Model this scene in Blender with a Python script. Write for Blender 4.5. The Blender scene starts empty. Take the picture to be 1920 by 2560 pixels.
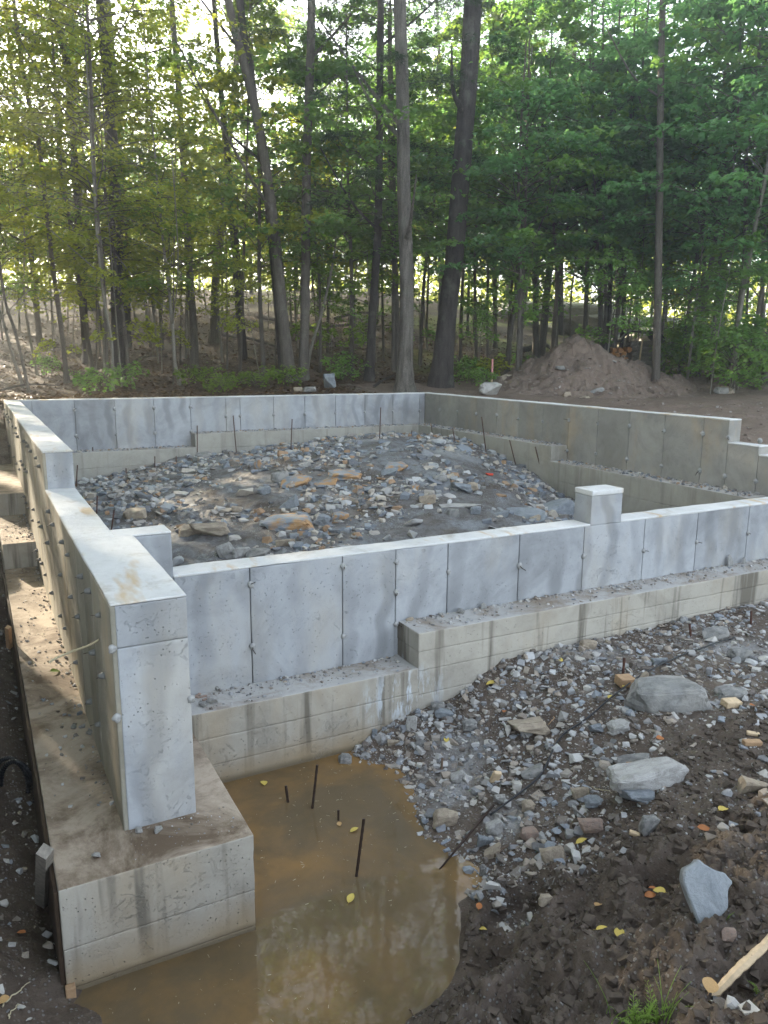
import bpy, bmesh, math, random
import numpy as np
from mathutils import Vector, Matrix
S = bpy.context.scene
COL = S.collection
rad = math.radians
# ------------------------------------------------------------------ camera
CAMP = np.array([-0.42153, -4.43115, 2.50501]); FPX = 1935.565
RGT = np.array([0.88495891, -0.46562341, 0.00652417]); UPV = np.array([0.08656847, 0.17826491, 0.98016709])
FWD = np.array([0.45755177, 0.86684281, -0.19806543])
cd = bpy.data.cameras.new('camera'); cam = bpy.data.objects.new('camera', cd); COL.objects.link(cam)
cd.sensor_fit = 'HORIZONTAL'; cd.sensor_width = 36.0; cd.lens = 36.0 * FPX / 1920.0
cd.clip_start = 0.05; cd.clip_end = 1000
M = Matrix.Identity(4)
for i in range(3):
    M[i][0] = RGT[i]; M[i][1] = UPV[i]; M[i][2] = -FWD[i]; M[i][3] = CAMP[i]
cam.matrix_world = M
S.camera = cam
# ------------------------------------------------------------------ light
SUN_AZ, SUN_EL = -15.0, 17.0
w = bpy.data.worlds.new('World'); S.world = w; w.use_nodes = True
nt = w.node_tree; nt.nodes.clear()
sky = nt.nodes.new('ShaderNodeTexSky'); sky.sky_type = 'NISHITA'; sky.sun_disc = False
sky.sun_elevation = rad(SUN_EL); sky.sun_rotation = rad(SUN_AZ); sky.air_density = 1.0; sky.dust_density = 2.0
bg = nt.nodes.new('ShaderNodeBackground'); bg.inputs['Strength'].default_value = 0.15
wo = nt.nodes.new('ShaderNodeOutputWorld')
hs = nt.nodes.new('ShaderNodeHueSaturation'); hs.inputs['Saturation'].default_value = 0.48   # thin high cloud whitens the blue
nt.links.new(sky.outputs[0], hs.inputs['Color']); nt.links.new(hs.outputs[0], bg.inputs['Color']); nt.links.new(bg.outputs[0], wo.inputs['Surface'])
sl = bpy.data.lights.new('sun', 'SUN'); sl.energy = 4.2; sl.angle = rad(0.6); sl.color = (1.0, 0.86, 0.66)
so = bpy.data.objects.new('sun', sl); COL.objects.link(so)
sv = Vector((math.sin(rad(SUN_AZ)) * math.cos(rad(SUN_EL)), math.cos(rad(SUN_AZ)) * math.cos(rad(SUN_EL)), math.sin(rad(SUN_EL))))
so.rotation_euler = sv.to_track_quat('Z', 'Y').to_euler()
vs = S.view_settings; vs.view_transform = 'Standard'; vs.look = 'None'; vs.exposure = 2.72; vs.gamma = 1; vs.use_curve_mapping = False
S.render.engine = 'CYCLES'
S.cycles.max_bounces = 6; S.cycles.diffuse_bounces = 3; S.cycles.transparent_max_bounces = 6; S.cycles.transmission_bounces = 4

# ------------------------------------------------------------------ numpy noise
def _h(ix, iy, iz, s):
    n = (ix * 374761393 + iy * 668265263 + iz * 1274126177 + s * 974634777) & 0xffffffff
    n = ((n ^ (n >> 13)) * 1103515245) & 0xffffffff
    n = ((n ^ (n >> 16)) * 2246822519) & 0xffffffff
    return ((n ^ (n >> 15)) & 0xffffff) / float(0xffffff)
def vn(x, y, z=0.0, s=0):
    x, y, z = np.broadcast_arrays(np.asarray(x, float), np.asarray(y, float), np.asarray(z, float))
    fx = np.floor(x); fy = np.floor(y); fz = np.floor(z)
    ix, iy, iz = fx.astype(np.int64), fy.astype(np.int64), fz.astype(np.int64)
    u = x - fx; v = y - fy; t = z - fz
    u = u * u * (3 - 2 * u); v = v * v * (3 - 2 * v); t = t * t * (3 - 2 * t)
    r = 0
    for a in (0, 1):
        for b in (0, 1):
            for c in (0, 1):
                r = r + _h(ix + a, iy + b, iz + c, s) * (u if a else 1 - u) * (v if b else 1 - v) * (t if c else 1 - t)
    return r * 2 - 1
def fbm(x, y, z=0.0, o=4, s=0, g=0.5):
    r = 0; a = 1.0; k = 1.0; n = 0
    for i in range(o):
        r = r + a * vn(np.asarray(x) * k + 17.3 * i, np.asarray(y) * k - 9.1 * i, np.asarray(z) * k + 3.7 * i, s + i); n += a; a *= g; k *= 2.03
    return r / n
def sm(a, b, x):
    t = np.clip((np.asarray(x, float) - a) / (b - a), 0, 1); return t * t * (3 - 2 * t)

# ------------------------------------------------------------------ object helpers
def mesh_np(name, V, F, smooth=False):
    """V (n,3) array; F list of int arrays, each (m,k)"""
    me = bpy.data.meshes.new(name)
    if not isinstance(F, list): F = [F]
    F = [np.asarray(f, dtype=np.int32) for f in F if len(f)]
    V = np.asarray(V, dtype=np.float32)
    nl = sum(f.size for f in F); npoly = sum(len(f) for f in F)
    me.vertices.add(len(V)); me.loops.add(nl); me.polygons.add(npoly)
    me.vertices.foreach_set('co', V.ravel())
    me.loops.foreach_set('vertex_index', np.concatenate([f.ravel() for f in F]))
    tot = np.concatenate([np.full(len(f), f.shape[1]) for f in F]); st = np.concatenate([[0], np.cumsum(tot)[:-1]])
    me.polygons.foreach_set('loop_start', st.astype(np.int32)); me.polygons.foreach_set('loop_total', tot.astype(np.int32))
    me.polygons.foreach_set('use_smooth', np.full(npoly, smooth))
    me.update(calc_edges=True); me.validate(clean_customdata=False)
    return me
def link(name, me, mat=None, parent=None, loc=None):
    o = bpy.data.objects.new(name, me)
    if mat is not None and me is not None and hasattr(me, 'materials') and not me.materials: me.materials.append(mat)
    COL.objects.link(o)
    if parent is not None: o.parent = parent
    if loc is not None: o.location = loc
    return o
def tag(o, label=None, cat=None, group=None, kind=None):
    if label: o['label'] = label
    if cat: o['category'] = cat
    if group: o['group'] = group
    if kind: o['kind'] = kind
    return o
def thing(name, label, cat, loc=(0, 0, 0), group=None):
    o = bpy.data.objects.new(name, None); COL.objects.link(o); o.location = loc; o.empty_display_size = 0.1
    return tag(o, label, cat, group)
class Acc:
    def __init__(s): s.V = []; s.F = {}; s.n = 0
    def add(s, V, F):
        V = np.asarray(V, float)
        if not isinstance(F, list): F = [F]
        for f in F:
            f = np.asarray(f, int)
            if len(f): s.F.setdefault(f.shape[1], []).append(f + s.n)
        s.V.append(V); s.n += len(V)
    def mesh(s, name, smooth=False):
        return mesh_np(name, np.concatenate(s.V), [np.concatenate(v) for v in s.F.values()], smooth)
def tube(P, R, n=8, cap=True, disp=None):
    P = np.asarray(P, float); R = np.broadcast_to(np.asarray(R, float), (len(P),))
    T = np.gradient(P, axis=0); T /= np.linalg.norm(T, axis=1)[:, None] + 1e-9
    ref = np.array([0, 0, 1.0]) if abs(T[:, 2]).mean() < 0.8 else np.array([1.0, 0, 0])
    A = np.cross(T, ref); A /= np.linalg.norm(A, axis=1)[:, None] + 1e-9; B = np.cross(T, A)
    th = np.linspace(0, 2 * math.pi, n, endpoint=False)
    rr = R[:, None] * np.ones(n)[None]
    if disp is not None: rr = rr * disp(P, th)
    V = P[:, None] + rr[..., None] * (np.cos(th)[None, :, None] * A[:, None] + np.sin(th)[None, :, None] * B[:, None])
    V = V.reshape(-1, 3); m = len(P)
    i = np.arange(m - 1)[:, None] * n; j = np.arange(n)[None]; j2 = (j + 1) % n
    Q = np.stack([i + j, i + j2, i + n + j2, i + n + j], -1).reshape(-1, 4)
    F = [Q]
    if cap:
        V = np.concatenate([V, P[:1], P[-1:]]); a = m * n; b = a + 1; jj = np.arange(n)
        F.append(np.stack([np.full(n, a), (jj + 1) % n, jj], 1)); F.append(np.stack([np.full(n, b), (m - 1) * n + jj, (m - 1) * n + (jj + 1) % n], 1))
    return V, F
def smooth_path(pts, n=24):
    pts = np.asarray(pts, float); k = len(pts)
    if k < 3: return np.array([pts[0] + (pts[-1] - pts[0]) * t for t in np.linspace(0, 1, n)])
    t = np.linspace(0, k - 1, n); out = []
    for a in t:
        i = min(int(a), k - 2); u = a - i
        p0 = pts[max(i - 1, 0)]; p1 = pts[i]; p2 = pts[i + 1]; p3 = pts[min(i + 2, k - 1)]
        out.append(0.5 * ((2 * p1) + (-p0 + p2) * u + (2 * p0 - 5 * p1 + 4 * p2 - p3) * u * u + (-p0 + 3 * p1 - 3 * p2 + p3) * u ** 3))
    return np.array(out)

# ------------------------------------------------------------------ materials
class NT:
    def __init__(s, name):
        s.m = bpy.data.materials.new(name); s.m.use_nodes = True; s.t = s.m.node_tree; s.t.nodes.clear()
        s.out = s.t.nodes.new('ShaderNodeOutputMaterial')
    def n(s, typ, **kw):
        nd = s.t.nodes.new(typ)
        for k, v in kw.items():
            if k[0] == '_': setattr(nd, k[1:], v)
            else:
                key = k.replace('__', ' ')
                key = int(key[1:]) if key[0] == 'i' and key[1:].isdigit() else key
                s.set(nd.inputs[key], v)
        return nd
    def set(s, inp, v):
        if isinstance(v, bpy.types.NodeSocket): s.t.links.new(v, inp)
        elif isinstance(v, bpy.types.Node): s.t.links.new(v.outputs[0], inp)
        else:
            if isinstance(v, tuple) and len(v) == 3 and len(inp.default_value) == 4: v = v + (1,)
            inp.default_value = v
    def co(s): return s.n('ShaderNodeTexCoord').outputs['Object']
    def pos(s): return s.n('ShaderNodeNewGeometry').outputs['Position']
    def noise(s, scale, detail=4, rough=0.55, vec=None, dist=0.0):
        return s.n('ShaderNodeTexNoise', Scale=scale, Detail=detail, Roughness=rough, Distortion=dist, Vector=vec if vec is not None else s.pos()).outputs['Fac']
    def vor(s, scale, vec=None, feat='F1', out='Distance', rnd=1.0):
        return s.n('ShaderNodeTexVoronoi', _feature=feat, Scale=scale, Randomness=rnd, Vector=vec if vec is not None else s.pos()).outputs[out]
    def ramp(s, fac, stops, interp='LINEAR'):
        r = s.n('ShaderNodeValToRGB', Fac=fac); c = r.color_ramp; c.interpolation = interp
        while len(c.elements) < len(stops): c.elements.new(0.5)
        for e, (p, col) in zip(c.elements, stops):
            e.position = p
            if isinstance(col, (int, float)): col = (col, col, col)
            e.color = tuple(col) + (1,)
        return r.outputs[0]
    def mr(s, v, a, b, c=0.0, d=1.0): return s.n('ShaderNodeMapRange', Value=v, i1=a, i2=b, i3=c, i4=d).outputs[0]
    def math(s, op, a, b=0.0): return s.n('ShaderNodeMath', _operation=op, i0=a, i1=b).outputs[0]
    def mix(s, fac, a, b, mode='MIX'):
        nd = s.n('ShaderNodeMix', _data_type='RGBA', _blend_type=mode)
        s.set(nd.inputs[0], fac); s.set(nd.inputs[6], a); s.set(nd.inputs[7], b); return nd.outputs[2]
    def stretch(s, vec, sc): return s.n('ShaderNodeMapping', Vector=vec, Scale=sc).outputs[0]
    def bump(s, h, strength=0.5, dist=0.01, normal=None):
        b = s.n('ShaderNodeBump', Height=h, Strength=strength, Distance=dist)
        if normal is not None: s.set(b.inputs['Normal'], normal)
        return b.outputs[0]
    def pbsdf(s, col, rough=0.8, normal=None, spec=0.5, **kw):
        b = s.n('ShaderNodeBsdfPrincipled', Base__Color=col, Roughness=rough)
        b.inputs['Specular IOR Level'].default_value = spec
        if normal is not None: s.set(b.inputs['Normal'], normal)
        for k, v in kw.items(): s.set(b.inputs[k.replace('__', ' ')], v)
        return b.outputs[0]
    def done(s, sh): s.t.links.new(sh, s.out.inputs['Surface']); return s.m
    def objrand(s): return s.n('ShaderNodeObjectInfo').outputs['Random']
    def island(s): return s.n('ShaderNodeNewGeometry').outputs['Random Per Island']

def concrete(name, base=(0.325, 0.338, 0.355), dark=(0.195, 0.203, 0.213), warm=(0.43, 0.38, 0.29), warmth=0.35, rndv=0.24, swoosh=0.8, drip=0.0, silt=0.0, speck=1.0, splash=False):
    t = NT(name); P = t.pos()
    big = t.noise(1.6, 7, 0.68, P, 1.2); med = t.noise(6, 6, 0.65); fine = t.noise(55, 4, 0.7)
    c = t.mix(t.mr(big, 0.42, 0.68), base, dark)
    c = t.mix(t.math('MULTIPLY', t.mr(t.noise(17, 5, 0.75), 0.52, 0.72), 0.3), c, dark)
    c = t.mix(t.mr(med, 0.3, 0.75, 0.0, 0.5), c, tuple(min(1, b * 1.18) for b in base))
    # large curved troweled / vibrated streaks
    if swoosh:
        sw = t.n('ShaderNodeTexWave', Scale=0.9, Distortion=7.0, Detail=3.0, Vector=t.stretch(P, (1.2, 1.2, 1.9))); sw.inputs['Detail Scale'].default_value = 0.7
        msk = t.math('MULTIPLY', t.mr(sw.outputs['Fac'], 0.5, 0.92), t.mr(t.noise(0.9, 3, 0.6), 0.40, 0.58))
        c = t.mix(t.math('MULTIPLY', msk, swoosh), c, dark)
    # warm rusty film
    wn = t.noise(2.2, 5, 0.65, t.stretch(P, (1, 1, 0.35)))
    c = t.mix(t.math('MULTIPLY', t.mr(wn, 0.5, 0.72), warmth), c, warm)
    # per panel tone
    r = t.math('ADD', 1.0 - rndv / 2, t.math('MULTIPLY', t.objrand(), rndv))
    c = t.mix(1.0, c, t.n('ShaderNodeCombineColor', Red=r, Green=r, Blue=r).outputs[0], 'MULTIPLY')
    sep = t.n('ShaderNodeSeparateXYZ', Vector=P)
    if drip:
        dn = t.noise(9, 3, 0.6, t.stretch(P, (1, 1, 0.06)))
        c = t.mix(t.math('MULTIPLY', t.mr(dn, 0.54, 0.66), drip), c, (0.13, 0.115, 0.09))
    if silt:
        zz = t.math('ADD', sep.outputs['Z'], t.math('MULTIPLY', t.noise(5, 4, 0.6), 0.18))
        c = t.mix(t.mr(zz, 0.30, 0.10, 0, silt), c, (0.30, 0.23, 0.14))
        c = t.mix(t.mr(sep.outputs['Z'], 0.05, 0.012, 0, 0.75), c, (0.10, 0.08, 0.05))
    if splash:  # chalky lime bloom on the front footing
        mp = t.n('ShaderNodeMapping', Vector=P, Location=(-1.93, 0, -0.30)); mv = t.n('ShaderNodeVectorMath', _operation='LENGTH', i0=t.stretch(mp.outputs[0], (2.6, 0.001, 4.2)))
        sp = t.math('MULTIPLY', t.mr(mv.outputs['Value'], 1.0, 0.3), t.mr(t.noise(14, 4, 0.7, t.stretch(P, (1, 1, 0.25))), 0.5, 0.6))
        c = t.mix(t.math('MULTIPLY', sp, 0.75), c, (0.60, 0.66, 0.72))
    # pores: small bug holes
    pv = t.vor(42 * speck); pm = t.math('MULTIPLY', t.mr(pv, 0.16, 0.05), t.mr(t.noise(3.5, 3, 0.6), 0.44, 0.54))
    pv2 = t.vor(115 * speck); pm2 = t.math('MULTIPLY', t.mr(pv2, 0.2, 0.08), t.mr(t.noise(6.5, 3, 0.6), 0.5, 0.6))
    pore = t.math('MAXIMUM', pm, pm2)
    c = t.mix(t.math('MULTIPLY', pore, 0.6), c, (0.07, 0.07, 0.07))
    sp_ = t.noise(13, 8, 0.75, P, 1.5); spm = t.math('MULTIPLY', t.mr(sp_, 0.56, 0.60), t.mr(t.noise(2.1, 4, 0.65), 0.52, 0.62))
    rim = t.math('MULTIPLY', t.math('MULTIPLY', t.mr(sp_, 0.545, 0.56), t.mr(sp_, 0.585, 0.57)), t.mr(t.noise(2.1, 4, 0.65), 0.52, 0.62))
    c = t.mix(t.math('MULTIPLY', rim, 0.22), c, tuple(min(.7, b * 1.6) for b in base)); c = t.mix(t.math('MULTIPLY', spm, 0.12), c, dark)
    pore = t.math('MAXIMUM', pore, t.math('MULTIPLY', spm, 0.35))
    hgt = t.math('SUBTRACT', t.math('ADD', t.math('MULTIPLY', med, 0.6), t.math('MULTIPLY', fine, 0.25)), t.math('MULTIPLY', pore, 1.2))
    return t.done(t.pbsdf(c, 0.82, t.bump(hgt, 0.8, 0.008), 0.35))
M_WALL = concrete('wall_concrete')
M_WALLY = concrete('yellow_grey_wall_concrete', base=(0.29, 0.28, 0.255), dark=(0.185, 0.178, 0.16), warm=(0.42, 0.30, 0.17), warmth=0.5, swoosh=0.35)  # darker, yellower base than M_WALL, plus a yellow-brown stain film
M_WALLG = concrete('board_marked_concrete', base=(0.26, 0.245, 0.20), dark=(0.15, 0.14, 0.11), warm=(0.35, 0.25, 0.12), warmth=0.4, swoosh=0.1, rndv=0.3)
M_FOOT = concrete('footing_concrete', base=(0.37, 0.345, 0.295), dark=(0.23, 0.21, 0.175), warm=(0.36, 0.28, 0.18), warmth=0.5, swoosh=0.1, drip=0.9, silt=0.9, splash=True, rndv=0.1)
M_FOOTI = concrete('inner_footing_concrete', base=(0.36, 0.345, 0.30), dark=(0.24, 0.23, 0.20), warm=(0.36, 0.30, 0.22), warmth=0.3, swoosh=0.1, drip=0.3, rndv=0.1)

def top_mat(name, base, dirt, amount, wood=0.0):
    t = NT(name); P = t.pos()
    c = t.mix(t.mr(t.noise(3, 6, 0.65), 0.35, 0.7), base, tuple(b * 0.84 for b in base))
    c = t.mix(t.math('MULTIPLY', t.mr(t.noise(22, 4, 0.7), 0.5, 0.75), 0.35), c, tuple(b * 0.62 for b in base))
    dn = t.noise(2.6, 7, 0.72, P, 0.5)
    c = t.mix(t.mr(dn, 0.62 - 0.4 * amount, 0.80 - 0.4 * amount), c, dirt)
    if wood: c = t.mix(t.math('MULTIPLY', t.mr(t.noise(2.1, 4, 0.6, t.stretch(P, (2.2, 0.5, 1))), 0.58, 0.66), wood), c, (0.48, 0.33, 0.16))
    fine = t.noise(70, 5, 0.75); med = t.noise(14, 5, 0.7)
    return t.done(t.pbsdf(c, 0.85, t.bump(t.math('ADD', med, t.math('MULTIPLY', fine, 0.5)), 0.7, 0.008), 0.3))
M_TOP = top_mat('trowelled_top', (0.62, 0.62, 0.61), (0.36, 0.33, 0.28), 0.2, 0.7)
M_LEDGE = top_mat('silty_ledge_top', (0.40, 0.33, 0.255), (0.13, 0.092, 0.06), 0.5)
M_LEDGEF = top_mat('dusty_ledge_top', (0.42, 0.41, 0.39), (0.24, 0.195, 0.15), 0.4)

def soil(name, c1, c2, c3, wet=0.35, sc=1.0, grit=(0.35, 0.35, 0.34), gritamt=0.5, bumpd=0.02, lime=()):
    t = NT(name); P = t.pos()
    a = t.noise(1.7 * sc, 6, 0.65, P, 0.4); b = t.noise(11 * sc, 6, 0.7); f = t.noise(90 * sc, 4, 0.75)
    c = t.mix(t.mr(a, 0.38, 0.62), c1, c2)
    c = t.mix(t.mr(b, 0.45, 0.7, 0, 0.75), c, c3)
    for lx_, ly_, lr_ in lime:   # crushed grey rock flour spilled in heaps
        mv = t.n('ShaderNodeVectorMath', _operation='LENGTH', i0=t.n('ShaderNodeMapping', Vector=P, Location=(-lx_, -ly_, 0), Scale=(1, 1, 0.01)).outputs[0])
        c = t.mix(t.math('MULTIPLY', t.mr(t.math('ADD', mv.outputs['Value'], t.math('MULTIPLY', t.noise(6, 5, 0.7), 0.35)), lr_ + .22, lr_ * .5 + .1), t.mr(b, .4, .55, .3, .95)), c, (0.30, 0.30, 0.295))
    v = t.vor(60 * sc); vc = t.vor(60 * sc, out='Color')
    g = t.math('MULTIPLY', t.mr(v, 0.42, 0.28), t.mr(t.n('ShaderNodeSeparateColor', Color=vc).outputs[0], 0.55, 0.62))
    g = t.math('MULTIPLY', g, t.mr(t.noise(2.3, 4, 0.6), 0.4, 0.6, 0.25, 1.0))
    c = t.mix(t.math('MULTIPLY', g, gritamt), c, grit)
    ro = t.mr(t.noise(4 * sc, 4, 0.6), 0.38, 0.6, 0.85 - wet, 0.92)
    h = t.math('ADD', t.math('ADD', b, t.math('MULTIPLY', f, 0.35)), t.math('MULTIPLY', g, 0.5))
    return t.done(t.pbsdf(c, ro, t.bump(h, 0.9, bumpd), 0.4))
M_MUD = soil('wet_mud', (0.075, 0.055, 0.040), (0.125, 0.094, 0.070), (0.045, 0.033, 0.024), wet=0.45, lime=((1.85, -1.0, .22), (2.05, -.75, .2), (3.35, -.45, .25), (1.9, -1.45, .12), (4.3, -1.0, .3)))
M_RUB = soil('rubble_soil', (0.085, 0.070, 0.057), (0.20, 0.21, 0.22), (0.06, 0.047, 0.037), wet=0.15, gritamt=0.8, lime=((3.4, 7.6, .5), (5.2, 7.2, .6), (6.0, 5.6, .5), (.9, 7.6, .3), (1.0, 3.5, .35)))
M_LITTER = soil('forest_litter', (0.07, 0.040, 0.024), (0.05, 0.032, 0.02), (0.10, 0.06, 0.034), wet=0.05, sc=0.7, grit=(0.30, 0.20, 0.10), gritamt=0.8, bumpd=0.05)
M_DIRT = soil('bare_dirt', (0.20, 0.145, 0.11), (0.165, 0.12, 0.09), (0.12, 0.085, 0.06), wet=0.1, gritamt=0.4, bumpd=0.04)

def rock_mat(name, cols, island=False, sc=1.0, dust=0.35):
    t = NT(name); P = t.co()
    r = t.math('FRACT', t.math('ADD', t.objrand(), t.island())) if island else t.objrand()
    c = t.ramp(r, [(i / len(cols), q) for i, q in enumerate(cols)], 'CONSTANT')
    n = t.noise(7 * sc, 6, 0.7, P, 0.5); f = t.noise(60 * sc, 4, 0.7, P)
    c = t.mix(t.mr(n, 0.4, 0.7, 0, 0.45), c, t.mix(1.0, c, (0.55, 0.55, 0.55), 'MULTIPLY'))
    c = t.mix(t.mr(f, 0.5, 0.75, 0, 0.35), c, (0.45, 0.45, 0.44))
    c = t.mix(t.math('MULTIPLY', t.mr(t.noise(3 * sc, 4, 0.6), 0.48, 0.62), dust), c, (0.20, 0.165, 0.13))
    return t.done(t.pbsdf(c, 0.78, t.bump(t.math('ADD', n, t.math('MULTIPLY', f, 0.4)), 0.6, 0.012), 0.4))
GREYS = [(0.30, 0.305, 0.31), (0.45, 0.45, 0.445), (0.22, 0.23, 0.245), (0.46, 0.44, 0.40), (0.28, 0.28, 0.27), (0.235, 0.26, 0.29), (0.33, 0.28, 0.225), (0.42, 0.41, 0.39)]
M_ROCK = rock_mat('grey_rock', GREYS)
M_GRAV = rock_mat('gravel_mix', GREYS + [(0.15, 0.15, 0.15), (0.45, 0.44, 0.42), (0.15, 0.13, 0.11), (0.22, 0.185, 0.15), (0.30, 0.27, 0.23), (0.12, 0.10, 0.085)], True)
DARKS = [(0.15, 0.175, 0.205), (0.23, 0.26, 0.29), (0.38, 0.35, 0.31), (0.17, 0.19, 0.22), (0.31, 0.32, 0.32), (0.46, 0.41, 0.34), (0.19, 0.17, 0.15), (0.43, 0.43, 0.42)]
M_ROCKI = rock_mat('blasted_rock', DARKS)
M_GRAVI = rock_mat('blasted_gravel', DARKS + [(0.1, 0.11, 0.125), (0.32, 0.20, 0.11), (0.4, 0.39, 0.37)], True)
def plain_rock(name, c1, c2, c3=None):
    t = NT(name); P = t.co(); n = t.noise(6, 6, 0.7, P, 0.8); f = t.noise(50, 4, 0.7, P)
    c = t.mix(t.mr(n, 0.42, 0.62), c1, c2)
    if c3: c = t.mix(t.mr(t.noise(2.4, 4, 0.6, P, 0.4), 0.46, 0.56), c, c3)
    c = t.mix(t.mr(f, 0.45, 0.7, 0, 0.3), c, tuple(min(1, k * 1.5) for k in c1))
    return t.done(t.pbsdf(c, 0.78, t.bump(t.math('ADD', n, t.math('MULTIPLY', f, 0.4)), 0.7, 0.02), 0.4))
M_RWHITE = plain_rock('pale_rock', (0.40, 0.39, 0.37), (0.27, 0.26, 0.24))
M_RGREY = plain_rock('mid_grey_rock', (0.23, 0.23, 0.22), (0.15, 0.148, 0.14), (0.30, 0.29, 0.27))
M_RBLUE = plain_rock('blue_grey_rock', (0.24, 0.26, 0.275), (0.16, 0.178, 0.195))
M_RRED = plain_rock('reddish_rock', (0.32, 0.23, 0.18), (0.24, 0.19, 0.16))
M_RTAN = plain_rock('tan_rock', (0.38, 0.32, 0.24), (0.27, 0.22, 0.17))
M_RORANGE = plain_rock('rust_stained_rock', (0.20, 0.235, 0.27), (0.27, 0.27, 0.27), (0.42, 0.24, 0.10))
M_ROUTCROP = plain_rock('outcrop_rock', (0.46, 0.43, 0.40), (0.32, 0.30, 0.28), (0.22, 0.21, 0.14))

def bark(name, c1, c2, sc=1.0, d=0.03):
    t = NT(name); P = t.co()
    n = t.noise(9 * sc, 6, 0.7, t.stretch(P, (1, 1, 0.16)), 0.6); wp_ = t.n('ShaderNodeVectorMath', _operation='ADD', i0=t.stretch(P, (1, 1, 0.15)), i1=t.n('ShaderNodeTexNoise', Scale=7.0, Detail=3.0, Vector=P).outputs['Color']); v = t.vor(19 * sc, wp_.outputs[0], 'DISTANCE_TO_EDGE')
    c = t.mix(t.mr(n, 0.35, 0.65), c1, c2)
    c = t.mix(t.mr(v, 0.16, 0.0, 0, 0.6), c, tuple(k * 0.35 for k in c2))
    c = t.mix(t.mr(t.noise(2.2, 4, 0.6, P), 0.55, 0.7, 0, 0.5), c, (0.30, 0.32, 0.25))
    h = t.math('ADD', n, t.math('MULTIPLY', t.mr(v, 0, 0.2), 0.7))
    return t.done(t.pbsdf(c, 0.9, t.bump(h, 0.9, d), 0.2))
M_BARKL = bark('grey_oak_bark', (0.42, 0.38, 0.33), (0.17, 0.15, 0.13), 1.2, 0.06)
M_BARKD = bark('dark_pine_bark', (0.17, 0.15, 0.135), (0.085, 0.072, 0.064), 1.3, 0.05)
M_BARKM = bark('maple_bark', (0.25, 0.22, 0.185), (0.15, 0.13, 0.11), 1.6, 0.015)
M_BARKP = bark('pale_sapling_bark', (0.36, 0.33, 0.28), (0.24, 0.22, 0.18), 2.0, 0.008)

def leaf_mat(name, cols, transl=0.5, tcol=(0.35, 0.5, 0.05)):
    t = NT(name)
    r = t.island(); c = t.ramp(r, [(i / (len(cols) - 1), q) for i, q in enumerate(cols)])
    v = t.math('ADD', 0.75, t.math('MULTIPLY', t.objrand(), 0.5))
    c = t.mix(1.0, c, t.n('ShaderNodeCombineColor', Red=v, Green=v, Blue=v).outputs[0], 'MULTIPLY')
    a = t.pbsdf(c, 0.5, None, 0.35)
    tc = t.mix(1.0, t.mix(0.6, c, tcol), (1.5, 1.5, 1.5), 'MULTIPLY')
    b = t.n('ShaderNodeBsdfTranslucent', Color=tc).outputs[0]
    mx = t.n('ShaderNodeMixShader', Fac=transl); t.t.links.new(a, mx.inputs[1]); t.t.links.new(b, mx.inputs[2])
    return t.done(mx.outputs[0])
M_LYEL = leaf_mat('yellow_green_leaves', [(0.12, 0.17, 0.03), (0.15, 0.20, 0.03), (0.21, 0.22, 0.03), (0.13, 0.19, 0.035)], 0.52, (0.50, 0.54, 0.05))
M_LGRN = leaf_mat('green_leaves', [(0.091, 0.182, 0.046), (0.117, 0.215, 0.046), (0.156, 0.234, 0.052), (0.098, 0.195, 0.065)], 0.45, (0.26, 0.468, 0.078))
M_LDEEP = leaf_mat('deep_green_leaves', [(0.08, 0.18, 0.07), (0.10, 0.215, 0.08), (0.09, 0.19, 0.06), (0.125, 0.24, 0.085)], 0.45, (0.22, 0.46, 0.13))
M_LPINE = leaf_mat('pine_needles', [(0.035, 0.07, 0.035), (0.05, 0.085, 0.035), (0.055, 0.10, 0.045)], 0.2, (0.06, 0.12, 0.03))
M_LSHRUB = leaf_mat('bright_shrub_leaves', [(0.08, 0.15, 0.02), (0.12, 0.20, 0.03), (0.15, 0.22, 0.03)], 0.5, (0.25, 0.36, 0.05))
M_TWIG = bark('twig_bark', (0.17, 0.145, 0.115), (0.12, 0.10, 0.08), 3, 0.003)
def simple(name, col, rough=0.7, var=0.25, sc=20, metal=0.0, bumps=0.3):
    t = NT(name); P = t.co(); n = t.noise(sc, 4, 0.65, P)
    c = t.mix(t.mr(n, 0.35, 0.65), col, tuple(k * (1 - var) for k in col))
    return t.done(t.pbsdf(c, rough, t.bump(n, bumps, 0.004), 0.4, Metallic=metal))
M_RUST = simple('rusty_steel', (0.10, 0.045, 0.03), 0.75, 0.5, 60, 0.3)
M_DKSTEEL = simple('dark_steel', (0.055, 0.034, 0.025), 0.55, 0.4, 60, 0.5)
M_CEMENT = simple('cement_splatter', (0.36, 0.36, 0.35), 0.9, 0.35, 60, 0, 0.8)
M_BLACK = simple('black_plastic', (0.018, 0.019, 0.022), 0.35, 0.4, 30)
M_WOODP = simple('fresh_split_wood', (0.62, 0.47, 0.30), 0.7, 0.25, 40)
M_WOODB = simple('sawn_lumber', (0.42, 0.27, 0.15), 0.75, 0.3, 40)
M_WOODG = simple('weathered_grey_wood', (0.25, 0.225, 0.19), 0.85, 0.4, 40)
M_FORM = simple('dark_form_board', (0.06, 0.038, 0.022), 0.85, 0.4, 12)
M_STRAW = simple('dry_straw', (0.48, 0.42, 0.28), 0.8, 0.2)
M_ROOT = simple('dry_root', (0.16, 0.11, 0.075), 0.85, 0.3)
M_FYEL = simple('yellow_fallen_leaf', (0.60, 0.46, 0.10), 0.6, 0.3, 30)
M_FORA = simple('orange_fallen_leaf', (0.42, 0.15, 0.04), 0.6, 0.4, 30)
M_FBRN = simple('tan_fallen_leaf', (0.50, 0.31, 0.13), 0.65, 0.3, 30)
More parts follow.
